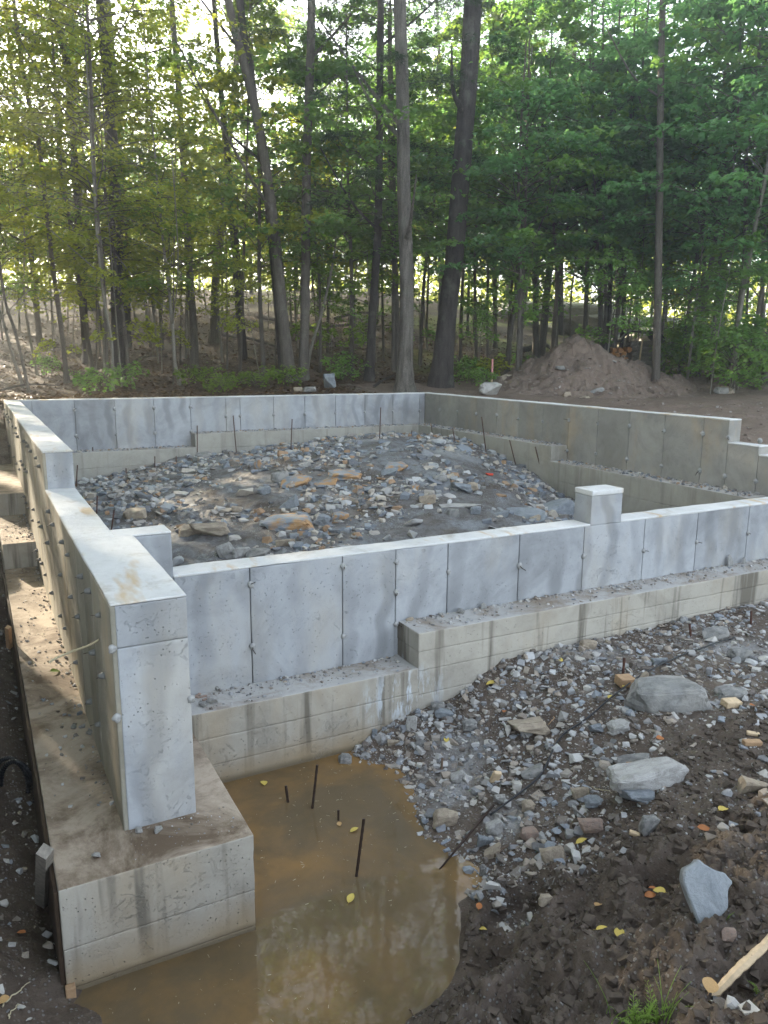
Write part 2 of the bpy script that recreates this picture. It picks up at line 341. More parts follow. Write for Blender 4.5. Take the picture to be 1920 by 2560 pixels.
M_GRASS = leaf_mat('fresh_grass', [(0.16, 0.26, 0.04), (0.24, 0.34, 0.07)], 0.4, (0.3, 0.45, 0.1))
M_PAINTR = simple('red_marking_paint', (0.75, 0.09, 0.05), 0.7, 0.4, 40)
M_PINK = simple('pink_stake_paint', (0.62, 0.27, 0.26), 0.7, 0.2, 40)
M_TARP = simple('black_tarp', (0.03, 0.032, 0.036), 0.45, 0.3, 6, 0, 0.6)
M_WOODO = simple('split_firewood_end', (0.50, 0.24, 0.09), 0.8, 0.4, 20)
# water
t = NT('muddy_water'); P = t.pos()
n1 = t.noise(0.9, 5, 0.6, P, 0.8); n2 = t.noise(2.6, 5, 0.65, P, 0.6)
c = t.mix(t.mr(n1, 0.40, 0.62), (0.125, 0.090, 0.050), (0.225, 0.130, 0.048)); c = t.mix(t.mr(n2, 0.46, 0.66, 0, 0.6), c, (0.09, 0.07, 0.04))
wv = t.noise(9, 3, 0.5)
M_WATER = t.done(t.pbsdf(c, 0.03, t.bump(wv, 0.04, 0.01), 0.5, IOR=1.34, Transmission__Weight=0.0))

# ------------------------------------------------------------------ terrain height
K = np.array
CTRL = K([  # x, y, z  outside the foundation
 (1.56,-.38,0),(1.70,-.59,0),(1.69,-.82,0),(1.55,-1.08,0),(1.52,-1.30,0),(1.56,-1.46,0),(1.60,-1.64,.0),(1.55,-1.73,0),(1.38,-1.78,0),(1.35,-1.89,0),(1.39,-1.97,0),(1.14,-2.13,0),(1.0,-2.22,0),(.86,-2.24,0),
 (-.29,-1.56,0.0),(-.19,-1.64,0),(-.18,-1.75,0),(-.1,-2.1,-.03),(.3,-2.4,-.03),(.6,-2.45,0),(.5,-2.9,.15),(0,-2.9,.12),
 (.9,-.4,-.25),(.9,-1,-.3),(.9,-1.6,-.28),(.3,-1.9,-.2),(1.3,-.9,-.15),(.2,-1.2,-.3),(1.2,-1.5,-.15),(1.1,-1.9,-.1),(1.3,-.4,-.14),
 (1.64,-.27,.04),(1.9,-.27,.13),(2.15,-.27,.19),(2.41,-.27,.22),(2.54,-.27,.31),(2.78,-.27,.40),(3.25,-.27,.41),(4.06,-.27,.40),(4.72,-.27,.42),(5.1,-.27,.43),(5.6,-.27,.42),(7,-.27,.45),(9,-.3,.55),
 (2,-.8,.07),(1.9,-1.3,.09),(2.0,-1.7,.14),(1.9,-2.1,.22),(2.5,-1,.24),(3,-1.1,.40),(3.3,-1.2,.45),(4,-1.4,.47),(5,-1.6,.5),(7,-2,.55),(2.6,-1.6,.36),(2.4,-2.1,.43),(1.75,-1.95,.12),
 (1.75,-2.35,.34),(1.5,-2.3,.22),(1.55,-2.75,.42),(1.2,-2.6,.24),(1.0,-2.8,.30),(2.1,-2.8,.52),(2.8,-2.5,.52),(3.5,-3,.6),(1.5,-3.4,.6),(.8,-3.6,.6),(0,-4,.7),(-.5,-4.6,.9),(4,-5,.75),(8,-6,.8),(-.6,-3.2,.3),(-.5,-2.5,.12),
 (-.6,-1.9,.10),(-.45,-1.5,.09),(-.33,-1.45,.09),(-.5,-.8,.10),(-.5,0,.11),(-.5,1,.12),(-.5,2,.14),(-.5,3,.16),(-.5,3.7,.3),(-.5,4.4,.42),(-.5,5.5,.58),(-.5,7,.8),(-.5,8.4,1.05),
 (-.75,-1,.25),(-.75,1,.3),(-.75,3,.45),(-.75,-2,.15),(-1.25,-1,1.45),(-1.25,-2.2,1.2),(-1.25,1,1.55),(-1.25,3,1.6),(-1.3,5,1.7),(-1.3,7,1.8),(-2.5,0,1.9),(-2.5,3,2.0),(-3,-3,1.5),(-4,6,2.1),(-6,0,2.2),
 (8.2,.5,1.22),(8.2,2,1.38),(8.2,4,1.5),(9,6,1.56),(8,8.5,1.6),(10,2,1.38),(12,4,1.5),(12,0,1.2),(14,-3,1.1),(11,-4,.9)], float)
CTIN = K([(.9,8.6,.50),(1.6,8.6,.58),(2.45,8.6,.76),(3.6,8.6,.84),(4.4,8.6,.93),(5.5,8.6,.99),(6.4,8.6,1.04),(7.2,8.6,1.03),(7.2,7.4,1.04),(7.2,6.5,1.02),(7.2,5.85,.9),(7.2,5.1,.73),(7.2,4.3,.48),(7.2,2.8,.42),(7.2,1,.4),
 (.3,8.3,.47),(.3,6,.5),(.3,4,.5),(.3,2,.5),(.3,.5,.5),(3,.5,.6),(3,2,.68),(3,4,.82),(3,6,.93),(4.5,6.5,1.12),(5.5,5.5,1.12),(5,4.2,.98),(5.6,3.6,.86),(6.1,3.3,.52),(6.3,2.6,.42),(1.5,4,.66),(1.5,6,.66),(1.5,2,.58),(4.5,1,.58),(4.7,2.4,.70),(6,1,.42),(6.4,4.4,.72),(6.2,6.5,1.10)], float)
def rbf(C):
    X = C[:, :2]; D = np.linalg.norm(X[:, None] - X[None], axis=2)
    A = np.block([[D, np.ones((len(C), 1))], [np.ones((1, len(C))), np.zeros((1, 1))]])
    sol = np.linalg.solve(A, np.append(C[:, 2], 0))
    def f(x, y):
        x = np.asarray(x, float); sh = x.shape; x = x.ravel(); y = np.asarray(y, float).ravel(); o = np.full(x.shape, sol[-1])
        for (a, b, _), ww in zip(C, sol[:-1]): o += ww * np.sqrt((x - a) ** 2 + (y - b) ** 2)
        return o.reshape(sh)
    return f
F_OUT = rbf(CTRL); F_IN = rbf(CTIN)
def forest(x, y):
    dx = x - CAMP[0]; dy = y - CAMP[1]; d = dx * .4668 + dy * .8844; l = dx * .8844 - dy * .4668
    u = l / np.maximum(d, 5)
    k = 4.3 + (1.75 - 4.3) * sm(-.05, .38, u)
    z = 1.66 + k * sm(15.5, 46, d) ** 0.9 - 1.5 * sm(46, 80, d) + 0.12 * fbm(x * .35, y * .35, 0, 3, 5)
    return z
def height(x, y, detail=True):
    x = np.asarray(x, float); y = np.asarray(y, float)
    xc = np.clip(x, -7, 14); yc = np.clip(y, -7, 9)
    z = F_OUT(xc, yc)
    wf = np.maximum(sm(8.6, 9.4, y) * (x >= -.0) + sm(6.8, 10, y) * (x < -.0), sm(8.6, 14, x) * sm(-3, 4, y))
    wf = np.maximum(wf, sm(-5, -11, x) * sm(0, 9, y))
    z = z * (1 - wf) + forest(x, y) * wf
    ins = (x > 0.1) & (x < 7.6) & (y > 0.1) & (y < 9.0)
    z = np.where(ins, F_IN(x, y), z)
    if detail:
        near = (1 - wf) * (~ins)
        wet = sm(-.02, .10, z)
        mudm = sm(-1.6, -2.3, y + 0.25 * (x - 1.2)) * (x > -.3) * near * sm(6, 3, x)
        lump = fbm(x * 5, y * 5, 0, 5, 11, 0.55); rid = 1 - np.abs(fbm(x * 3.2, y * 3.2, 0, 4, 31, .55)) * 2.4
        z = z + near * (wet * 0.9 + 0.1) * (0.045 * lump + 0.012 * fbm(x * 38, y * 38, 0, 3, 3, .6)) + mudm * wet * (0.085 * rid - 0.04 + 0.075 * fbm(x * 9, y * 9, 0, 5, 41, .62) + 0.032 * (1 - 2.2 * np.abs(fbm(x * 22, y * 22, 0, 3, 61, .6))))
        # boot holes in the mud
        z_pre = z.copy()
        for (hx, hy, hr, hd) in ((1.50, -2.08, .14, .2), (1.62, -2.02, .12, .16), (1.34, -2.06, .07, .06), (1.16, -2.55, .12, .10), (1.02, -2.62, .14, .08), (1.95, -2.45, .13, .09)):
            q = (x - hx) ** 2 + (y - hy) ** 2
            z = z - near * hd * np.exp(-q / (2 * (hr * .55) ** 2)) + near * hd * .35 * np.exp(-(np.sqrt(q) - hr * 1.25) ** 2 / (2 * (hr * .3) ** 2))
        z = np.where((z_pre > .03) & (x > -.3), np.maximum(z, .02), z)
        led = fbm(x * 1.1, y * 1.1, 0, 3, 71)
        z = z + ins * (0.05 * lump + 0.055 * np.round(led * 5) / 5 + 0.012 * fbm(x * 24, y * 24, 0, 3, 7, .6))
        z = z + wf * 0.03 * fbm(x * 3, y * 3, 0, 3, 51) + (x > 7.75) * (y < 14) * (x < 30) * (.05 * fbm(x * 2.2, y * 2.2, 0, 5, 81, .6) - .03 * np.exp(-((np.abs(y - 4 - .25 * (x - 8)) - .8) / .16) ** 2))
    return z
def H1(x, y): return float(height(K([x]), K([y]))[0])
def ray(u, v): 
    d = FWD * FPX + RGT * (u - 960) - UPV * (v - 1280); return d / np.linalg.norm(d)
def at_plane(u, v, ax, val):
    d = ray(u, v); return CAMP + d * ((val - CAMP[ax]) / d[ax])
def at_depth(u, v, dep):
    d = ray(u, v); return CAMP + d * (dep / (d @ FWD))
def ground(u, v, lo=1.5, hi=70, skip=None):
    """first hit of the sight line with the terrain"""
    d = ray(u, v); t = np.linspace(lo, hi, 2400) if hi > 20 else np.linspace(lo, hi, 1500)
    P = CAMP + t[:, None] * d; z = height(P[:, 0], P[:, 1], False)
    ok = P[:, 2] <= z
    if skip is not None: ok &= skip(P)
    i = int(np.argmax(ok)) if ok.any() else len(t) - 1
    p = P[i].copy(); p[2] = H1(p[0], p[1]); return p
INS = lambda P: (P[:, 0] > .25) & (P[:, 0] < 7.4) & (P[:, 1] > .25) & (P[:, 1] < 8.8)
BEH = lambda P: (P[:, 1] > 9.2) | (P[:, 0] > 7.8)
FRT = lambda P: (P[:, 1] < -.27)

def cumspace(segs):
    out = []
    for a, b, st in segs: out += list(np.arange(a, b - 1e-9, st))
    out.append(segs[-1][1]); return np.array(out)
gx = cumspace([(-120, -20, 5), (-20, -3, .8), (-3, -.8, .1), (-.8, 3.4, .016), (3.4, 8.0, .028), (8.0, 16, .12), (16, 40, .8), (40, 160, 6)])
gy = cumspace([(-60, -8, 3), (-8, -3.6, .1), (-3.6, -.2, .0155), (-.2, .2, .05), (.2, 9.2, .036), (9.2, 18, .12), (18, 60, .7), (60, 190, 6)])
GX, GY = np.meshgrid(gx, gy)
GZ = height(GX, GY)
V = np.stack([GX, GY, GZ], -1).reshape(-1, 3)
ny, nx = GX.shape
ii = (np.arange(ny - 1)[:, None] * nx + np.arange(nx - 1)[None])
Q = np.stack([ii, ii + 1, ii + nx + 1, ii + nx], -1).reshape(-1, 4)
cx = (gx[:-1] + gx[1:])[None] / 2 * np.ones((ny - 1, 1)); cy = (gy[:-1] + gy[1:])[:, None] / 2 * np.ones((1, nx - 1))
cx = cx.ravel(); cy = cy.ravel()
inside = (cx > .1) & (cx < 7.63) & (cy > .1) & (cy < 9.02)
fore = ~inside & ((cy > 9.02) | (cx < -6)) & ~((cx > 7.2) & (cy < 12.5 - (cx - 7.6) * .15))
dirt = ~inside & ~fore & (cx > 7.63)
mud = ~(inside | fore | dirt)
def submesh(name, mask, mat, label):
    q = Q[mask]; idx, inv = np.unique(q, return_inverse=True)
    o = link(name, mesh_np(name, V[idx], inv.reshape(-1, 4), True), mat); tag(o, label, kind='structure'); return o
t_ = M_LITTER.node_tree; bs_ = [n for n in t_.nodes if n.type == 'BSDF_PRINCIPLED'][0]; src_ = bs_.inputs['Base Color'].links[0].from_socket
g_ = t_.nodes.new('ShaderNodeNewGeometry'); sx_ = t_.nodes.new('ShaderNodeSeparateXYZ'); t_.links.new(g_.outputs['Position'], sx_.inputs[0]); nz_ = t_.nodes.new('ShaderNodeTexNoise'); nz_.inputs['Scale'].default_value = .35; nz_.inputs['Detail'].default_value = 5; t_.links.new(g_.outputs['Position'], nz_.inputs['Vector'])
m1_ = t_.nodes.new('ShaderNodeMapRange'); t_.links.new(nz_.outputs['Fac'], m1_.inputs[0]); m1_.inputs[1].default_value = .48; m1_.inputs[2].default_value = .58
m2_ = t_.nodes.new('ShaderNodeMapRange'); t_.links.new(sx_.outputs['X'], m2_.inputs[0]); m2_.inputs[1].default_value = 8; m2_.inputs[2].default_value = 13
mm_ = t_.nodes.new('ShaderNodeMath'); mm_.operation = 'MULTIPLY'; t_.links.new(m1_.outputs[0], mm_.inputs[0]); t_.links.new(m2_.outputs[0], mm_.inputs[1])
mx_ = t_.nodes.new('ShaderNodeMix'); mx_.data_type = 'RGBA'; t_.links.new(mm_.outputs[0], mx_.inputs[0]); t_.links.new(src_, mx_.inputs[6]); mx_.inputs[7].default_value = (.16, .17, .035, 1); t_.links.new(mx_.outputs[2], bs_.inputs['Base Color'])   # moss
submesh('rubble_ground', inside, M_RUB, 'stony soil floor inside the foundation')
submesh('forest_floor', fore, M_LITTER, 'leaf covered forest floor rising behind the far wall')
submesh('dirt_ground', dirt, M_DIRT, 'bare brown dirt beyond the right wall')
submesh('mud_ground', mud, M_MUD, 'wet stony mud around the pool and in the trench')
# pool
wx = np.linspace(-.285, 1.95, 40); wy = np.linspace(-3.0, -.2, 40); A, B = np.meshgrid(wx, wy)
ii = (np.arange(39)[:, None] * 40 + np.arange(39)[None])
wme = mesh_np('pool_water', np.stack([A, B, A * 0], -1).reshape(-1, 3), np.stack([ii, ii + 1, ii + 41, ii + 40], -1).reshape(-1, 4), True)
tag(link('pool_water', wme, M_WATER), 'brown rainwater pool against the footing', kind='structure')

# ------------------------------------------------------------------ concrete blocks
def conc_block(lo, hi, res=0.05, r=0.004, chip=0.012, wav=0.0015, seed=0, topmat=False):
    """gridded box with softly rounded, chipped edges"""
    lo = K(lo, float); hi = K(hi, float); ax = []
    for a in range(3):
        L = hi[a] - lo[a]; e = [0, min(.006, L * .2), min(.018, L * .35)]
        n = max(1, int(round((L - .036) / res))) if L > .06 else 1
        if L > .06: m = list(np.linspace(.018, L - .018, n + 1)); c = [0, .006] + m + [L - .006, L]
        else: c = [0, min(.006, L * .3), L - min(.006, L * .3), L]
        ax.append(lo[a] + K(c))
    Vs = []; Fs = []; n0 = 0; top = []
    for a in range(3):
        b, c = (a + 1) % 3, (a + 2) % 3
        for side in (0, 1):
            Bc, Cc = np.meshgrid(ax[b], ax[c], indexing='ij'); P = np.zeros(Bc.shape + (3,))
            P[..., a] = (hi if side else lo)[a]; P[..., b] = Bc; P[..., c] = Cc
            nb, nc = Bc.shape; ii = np.arange(nb - 1)[:, None] * nc + np.arange(nc - 1)[None]
            q = np.stack([ii, ii + nc, ii + nc + 1, ii + 1], -1).reshape(-1, 4)
            if not side: q = q[:, ::-1]
            Vs.append(P.reshape(-1, 3)); Fs.append(q + n0); n0 += nb * nc; top += [a == 2 and side == 1] * len(q)
    Vv = np.concatenate(Vs); Ff = np.concatenate(Fs)
    key = np.round(Vv * 20000).astype(np.int64); _, i1, inv = np.unique(key, axis=0, return_index=True, return_inverse=True)
    Vv = Vv[i1]; Ff = inv.ravel()[Ff]
    x, y, z = Vv.T
    nz = fbm(x * 9, y * 9, z * 9, 4, 100 + seed, .6)
    rr = r + chip * np.clip(nz - .18, 0, 1) * 2.2
    rr = np.minimum(rr, ((hi - lo).min()) * .45)
    q = np.clip(Vv, lo + rr[:, None], hi - rr[:, None]); d = Vv - q; L = np.linalg.norm(d, axis=1)
    nrm = d / np.maximum(L, 1e-9)[:, None]
    Vv = q + nrm * rr[:, None]
    Vv = Vv + nrm * (wav * fbm(x * 2.5, y * 2.5, z * 2.5, 3, 7 + seed))[:, None]
    return Vv, Ff, np.array(top)
def block(name, lo, hi, mat, parent=None, topm=None, **kw):
    v, f, tp = conc_block(lo, hi, **kw); me = mesh_np(name, v, f, True); o = link(name, me, mat, parent)
    if topm is not None:
        me.materials.append(topm); me.polygons.foreach_set('material_index', tp.astype(np.int32))
    return o
Zt3, Zt2, Ztf, ZF1, ZF2, ZM, ZU = 1.7867, 1.503, 1.2365, .470, .7147, .960, 1.185
rnd = random.Random(4)
TIE = []
def tie_mesh(seed, big=1.0):
    r = random.Random(seed); bm = bmesh.new(); bmesh.ops.create_icosphere(bm, subdivisions=2, radius=.019 * big)
    for v in bm.verts:
        k = 1 + .35 * (vn(v.co.x * 70 + seed, v.co.y * 70, v.co.z * 70) ) ; v.co *= float(k); v.co.y *= .75
    me = bpy.data.meshes.new('form_tie_lump'); bm.to_mesh(me); bm.free(); me.materials.append(M_CEMENT)
    for p in me.polygons: p.use_smooth = True
    return me
TIES = [tie_mesh(i) for i in range(4)]
def wire_mesh(seed, L=.05, col=M_DKSTEEL):
    r = random.Random(seed); v, f = tube(K([[0, .01, 0], [0.002, -L * .5, -.003], [r.uniform(-.01, .02), -L, -.008]]), .0025, 5)
    me = mesh_np('tie_wire', v, f, True); me.materials.append(col); return me
WIRES = [wire_mesh(i, .035 + .015 * (i % 3)) for i in range(4)]
def ties(parent, pts, rotz=0, cone=False):
    for p in pts:
        o = link('form_tie', CONE if cone else TIES[rnd.randrange(4)], None, parent, p); o.rotation_euler = (rnd.uniform(-.4, .4) if not cone else 0, 0, rotz)
        s = rnd.uniform(.7, 1.05) if cone else rnd.uniform(.95, 1.25) * (1.0 if p[1] < 1 else 1.35); o.scale = (s, s, s)
        if rnd.random() < (.6 if not cone else .9):
            w_ = link('tie_wire', WIRES[rnd.randrange(4)], None, o); w_.rotation_euler = (rnd.uniform(-.3, .3), 0, rnd.uniform(-.5, .5))
            if cone: w_.location = (0, -.018, 0); w_.scale = (.7, .5, .7)
# plastic cone tie for the outer left face
cv, cf = tube(K([[0, .005, 0], [0, -.008, 0], [0, -.02, 0], [0, -.026, 0]]), [.017, .016, .012, .008], 12)
CONE = mesh_np('cone_tie', cv, cf, True); CONE.materials.append(simple('grey_tie_cone', (0.20, 0.20, 0.19), .7, .2))
PT = .022  # panel thickness
def panels(parent, xs, z0f, z1f, plane, out, axis, mat, name='wall_panel'):
    """separate cast faces between form seams; axis 0 runs along x (face at y=plane), axis 1 along y (face at x=plane)"""
    for i, (a, b) in enumerate(zip(xs[:-1], xs[1:])):
        if b - a < .03: continue
        z0, z1 = z0f((a + b) / 2), z1f((a + b) / 2); g = .0035; d = rnd.uniform(0, .0016)
        p0, p1 = sorted((plane - out * PT, plane + out * d))
        if axis == 0: block(name, (a + g, p0, z0), (b - g, p1, z1), mat, parent, r=.0025, chip=.004, res=.07, seed=i)
        else: block(name, (p0, a + g, z0), (p1, b - g, z1), mat, parent, r=.0025, chip=.004, res=.07, seed=i)
TOPT = .014
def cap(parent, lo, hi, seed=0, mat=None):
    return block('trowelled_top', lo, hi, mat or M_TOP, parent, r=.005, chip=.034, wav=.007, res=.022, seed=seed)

# --- front wall
W = thing('foundation_wall', 'long low pale grey concrete wall nearest the camera, with a square pier on top', 'foundation wall', (3.9, .1, ZF1))
def P_(o):  # parent helper: children keep world coordinates
    return o
def setp(root):
    for ch in [c for c in bpy.data.objects if c.parent == root]:
        ch.matrix_parent_inverse = Matrix.Translation(-Vector(root.location))
zb = lambda x: ZF1 - .02 if x < 2.01 else ZF2 - .02
block('wall_core', (.20, .0 + PT - .004, ZF1 - .02), (9.6, .1963, Ztf - TOPT), M_WALL, W, res=.2)
seamF = [0.20, .5277, .9885, 1.6137, 2.01, 2.4261, 3.0463, 3.667, 4.3065, 4.9221, 5.5714, 6.19, 6.8, 7.42, 8.04, 8.66, 9.28, 9.6]
panels(W, seamF, zb, lambda x: Ztf - TOPT, 0.0, -1, 0, M_WALL)
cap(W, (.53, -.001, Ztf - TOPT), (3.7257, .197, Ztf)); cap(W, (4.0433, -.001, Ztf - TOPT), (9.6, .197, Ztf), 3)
block('pier', (3.7257, .002, Ztf - TOPT), (4.0433, .1945, 1.455), M_WALL, W)
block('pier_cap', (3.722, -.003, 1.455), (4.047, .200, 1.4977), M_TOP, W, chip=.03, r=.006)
block('raised_end', (.20, .001, Ztf - TOPT), (.5277, .1955, Zt2 - TOPT), M_WALL, W)
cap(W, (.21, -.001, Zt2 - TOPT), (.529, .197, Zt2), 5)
ts = []
for i, x in enumerate(seamF[2:-1]):
    if i == 0: zz = (1.12, .72)
    elif i == 1: zz = (1.16, .68)
    elif i == 2: zz = (1.14, .93, .70)
    elif i == 3: zz = (1.02,)
    else: zz = (.97 + rnd.uniform(-.02, .03),)
    ts += [(x + .004, -.006, z) for z in zz]
ties(W, ts)
setp(W)
# --- left wall
W = thing('foundation_wall', 'tall concrete wall running away on the left, stepping up twice, its near end a thick buttress', 'foundation wall', (.15, 3.8, ZF1))
E3 = 1.8318; YF = 8.919; YFo = 9.12
block('wall_core', (0 + PT - .004, -.0, ZF1 - .02), (.213, YFo, Zt2 - TOPT), M_WALL, W, res=.2)
block('wall_core', (0 + PT - .004, E3, Zt2 - TOPT), (.213, YFo, Zt3 - TOPT), M_WALL, W, res=.1)
# near buttress with its cold joint
block('buttress', (0 + PT - .004, -1.2368, ZF1 - .02), (.3143, .0, 1.305), M_WALL, W, res=.03, wav=.002, chip=.016)
block('buttress_top', (0 + PT - .003, -1.2355, 1.306), (.3135, .0, Zt2 - TOPT), M_WALL, W, res=.03, chip=.02)
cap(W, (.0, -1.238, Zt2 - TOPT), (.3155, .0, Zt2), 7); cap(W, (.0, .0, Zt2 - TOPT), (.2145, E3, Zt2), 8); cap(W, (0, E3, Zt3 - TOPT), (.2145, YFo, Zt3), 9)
ys = list(np.arange(-1.2368, YFo, .305)) + [YFo]
zbl = lambda y: (ZF1 if y < 3.6 else ZF2 if y < 5.09 else ZM) - .02
panels(W, ys, zbl, lambda y: (Zt2 if y < E3 else Zt3) - TOPT, 0.0, -1, 1, M_WALLG, 'form_board_panel')
ts = []
for y in ys[1:-1:1]:
    z0 = zbl(y) + .02; top = Zt2 if y < E3 else Zt3
    for z in (z0 + .22, z0 + .62, top - .13):
        if rnd.random() < .62 and z < top - .1: ts.append((-.004, y, z + rnd.uniform(-.02, .02)))
ties(W, ts, -math.pi / 2, True)
ties(W, [(.0, -1.24, 1.31), (.3143, -1.235, 1.02), (.0, -1.236, 1.0)])
v, f = tube(smooth_path([(0.0, -.82, 1.21), (-.05, -.84, 1.195), (-.13, -.87, 1.19), (-.2, -.9, 1.18), (-.225, -.91, 1.17)], 16), .005, 6)
link('bent_tie_wire', mesh_np('bent_tie_wire', v, f, True), M_STRAW, W)
setp(W)
# --- far wall
W = thing('foundation_wall', 'far concrete wall of pale panels closing the foundation in front of the trees', 'foundation wall', (3.8, 9, ZM))
block('wall_core', (.213, YF + PT - .004, ZF1), (7.56, YFo, Zt3 - TOPT), M_WALL, W, res=.3)
seamB = [.213, .3847, 1.0052, 1.623, 2.2501, 2.8618, 3.4827, 3.7379, 4.3597, 4.9647, 5.5828, 6.1947, 6.8033, 7.4097, 7.5252]
panels(W, seamB, lambda x: (ZM if x < 2.855 else ZU) - .02, lambda x: Zt3 - TOPT, YF, -1, 0, M_WALL)
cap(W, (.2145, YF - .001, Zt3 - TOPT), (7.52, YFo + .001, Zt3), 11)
ties(W, [(x, YF - .004, z) for x in seamB[2:6] for z in (1.62, 1.2)] + [(x, YF - .004, 1.44) for x in seamB[6:-1]])
setp(W)
# --- right wall
W = thing('foundation_wall', 'olive grey concrete wall on the right with small tie lumps, stepping down at its near end', 'foundation wall', (7.63, 5, ZM))
XR, XRo, ER, ER2 = 7.5252, 7.7325, 1.8254, 1.4013
block('wall_core', (XR + PT - .004, -.2, ZF1), (XRo, YFo, 1.40), M_WALLY, W, res=.3)
block('wall_core', (XR + PT - .004, ER2, 1.40), (XRo, YFo, 1.5141 - TOPT), M_WALLY, W, res=.3)
block('wall_core', (XR + PT - .004, ER, 1.5141 - TOPT), (XRo, YFo, Zt3 - TOPT), M_WALLY, W, res=.1)
cap(W, (XR - .001, ER, Zt3 - TOPT), (XRo, YFo + .001, Zt3), 12); cap(W, (XR - .001, ER2, 1.5141 - TOPT), (XRo, ER, 1.5141), 13); cap(W, (XR - .001, -.2, 1.40), (XRo, ER2, 1.4169), 14)
ysr = [-.2, .18, .79, 1.4013, 1.8254] 
yy = 1.8254 + .37
while yy < YF - .4: ysr.append(yy); yy += .6145
ysr.append(YF)
panels(W, ysr, lambda y: (ZM if y < 4.674 else ZU) - .02 if y > 1.2 else ZF2, lambda y: (1.40 if y < ER2 else 1.5141 - TOPT if y < ER else Zt3 - TOPT), XR, -1, 1, M_WALLY)
ties(W, [(XR - .004, y, z + rnd.uniform(-.02, .02)) for y in ysr[3:-1] for z in ((1.12, 1.58) if y < 4.9 else (1.5,))], -math.pi / 2)
setp(W)
# --- footings
def courses(parent, lo, hi, zs, mat, topm, axis_faces=None, seed=0, joints=()):
    """stacked board courses with fine lips between them"""
    for i, (a, b) in enumerate(zip(zs[:-1], zs[1:])):
        k = .0012 * ((i * 7 + seed) % 3)
        block('board_course', (lo[0] - k, lo[1] - k, a + (.0012 if i else 0)), (hi[0] + k, hi[1] + k, b), mat, parent, topm if i == len(zs) - 2 else None, r=.003, chip=.014 if i == len(zs) - 2 else .006, wav=.003, res=.045, seed=seed + i * 3)
Fg = thing('concrete_footing', 'near footing block under the buttress, drip stained and standing in the pool', 'footing', (.1, -1.2, 0))
courses(Fg, (-.2915, -1.5125, 0), (.4877, -.2693, ZF1), (-.35, .02, .20, ZF1), M_FOOT, M_LEDGE)
setp(Fg)
Fg = thing('concrete_footing', 'long footing under the left wall climbing in steps beside the dark trench', 'footing', (0, 3, 0))
courses(Fg, (-.2915, -.2685, 0), (.4875, 3.6, ZF1), (-.3, .2, ZF1), M_FOOT, M_LEDGE, seed=4)
courses(Fg, (-.2915, 3.6, 0), (.40, 5.09, ZF2), (-.1, .45, ZF2), M_FOOT, M_LEDGE, seed=5)
courses(Fg, (-.2915, 5.09, 0), (.38, 9.35, ZM), (.1, .7, ZM), M_FOOT, M_LEDGE, seed=6)
setp(Fg)
Fg = thing('concrete_footing', 'front footing below the near wall, its right part a step higher', 'footing', (3, -.1, 0))
courses(Fg, (.4885, -.2693, 0), (2.0415, .45, ZF1), (-.35, .13, .30, ZF1), M_FOOT, M_LEDGEF, seed=7)
courses(Fg, (2.0415, -.2693, 0), (9.6, .45, ZF2), (-.1, .28, ZF1 - .02, .585, ZF2), M_FOOT, M_LEDGEF, seed=8)
setp(Fg)
Fg = thing('concrete_footing', 'far footing with one step, running below the far wall behind the rubble', 'footing', (3, 8.7, .5))
courses(Fg, (.381, 8.6388, 0), (2.8551, YF + .1, ZM), (.2, .70, ZM), M_FOOTI, M_LEDGEF, seed=9)
courses(Fg, (2.8551, 8.6388, 0), (7.2265, YF + .1, ZU), (.5, .93, ZU), M_FOOTI, M_LEDGEF, seed=10)
setp(Fg)
Fg = thing('concrete_footing', 'footing under the right wall with one step down towards the camera', 'footing', (7.3, 5, .3))
courses(Fg, (7.215, 1.25, 0), (XR + .1, 4.70, ZM), (.2, .68, ZM), M_FOOTI, M_LEDGEF, seed=12)
courses(Fg, (7.229, 4.674, 0), (XR + .1, 9.0, ZU), (.3, .93, ZU), M_FOOTI, M_LEDGEF, seed=13)
courses(Fg, (7.215, -.1, 0), (XR + .1, 1.25, ZF2), (.1, ZF2), M_FOOTI, M_LEDGEF, seed=14)
setp(Fg)
# ------------------------------------------------------------------ stones
def hull(seed, n=16, sub=0, flat=.6, noise=0.0, box=0.3):
    r = random.Random(seed); bm = bmesh.new()
    for i in range(n):
        v = Vector((r.uniform(-1, 1), r.uniform(-1, 1), r.uniform(-1, 1)))
        v = v * (1 - box) * (1 / max(v.length, .3)) + Vector([math.copysign(box, c) * r.uniform(.7, 1) for c in v])
        bm.verts.new((v.x * .5, v.y * .5 * r.uniform(.85, 1), v.z * .5 * flat))
    bmesh.ops.convex_hull(bm, input=bm.verts[:]); 
    loose = [v for v in bm.verts if not v.link_faces]; bmesh.ops.delete(bm, geom=loose, context='VERTS')
    bmesh.ops.triangulate(bm, faces=bm.faces[:])
    if sub:
        bmesh.ops.bevel(bm, geom=bm.edges[:], offset=.035, segments=1, affect='EDGES', clamp_overlap=True)
        bmesh.ops.triangulate(bm, faces=bm.faces[:])
        bmesh.ops.subdivide_edges(bm, edges=bm.edges[:], cuts=sub, use_grid_fill=True)
        for v in bm.verts:
            c = v.co; k = float(fbm(c.x * 5 + seed, c.y * 5, c.z * 8, 4, 9, .6)); v.co = c * (1 + noise * k)
    bm.verts.ensure_lookup_table(); bm.verts.index_update()
    Vv = np.array([v.co[:] for v in bm.verts]); Ff = np.array([[v.index for v in f.verts] for f in bm.faces]); bm.free()
    return Vv, Ff
LOW = [hull(i, 10 + i % 4, 0, (.24, .42, .6, .8)[i % 4]) for i in range(16)]
ROCKS = [mesh_np('rock_shape', *hull(100 + i, 11 + i % 5, 1, (.28, .45, .62, .8)[i % 4], .12)) for i in range(12)]
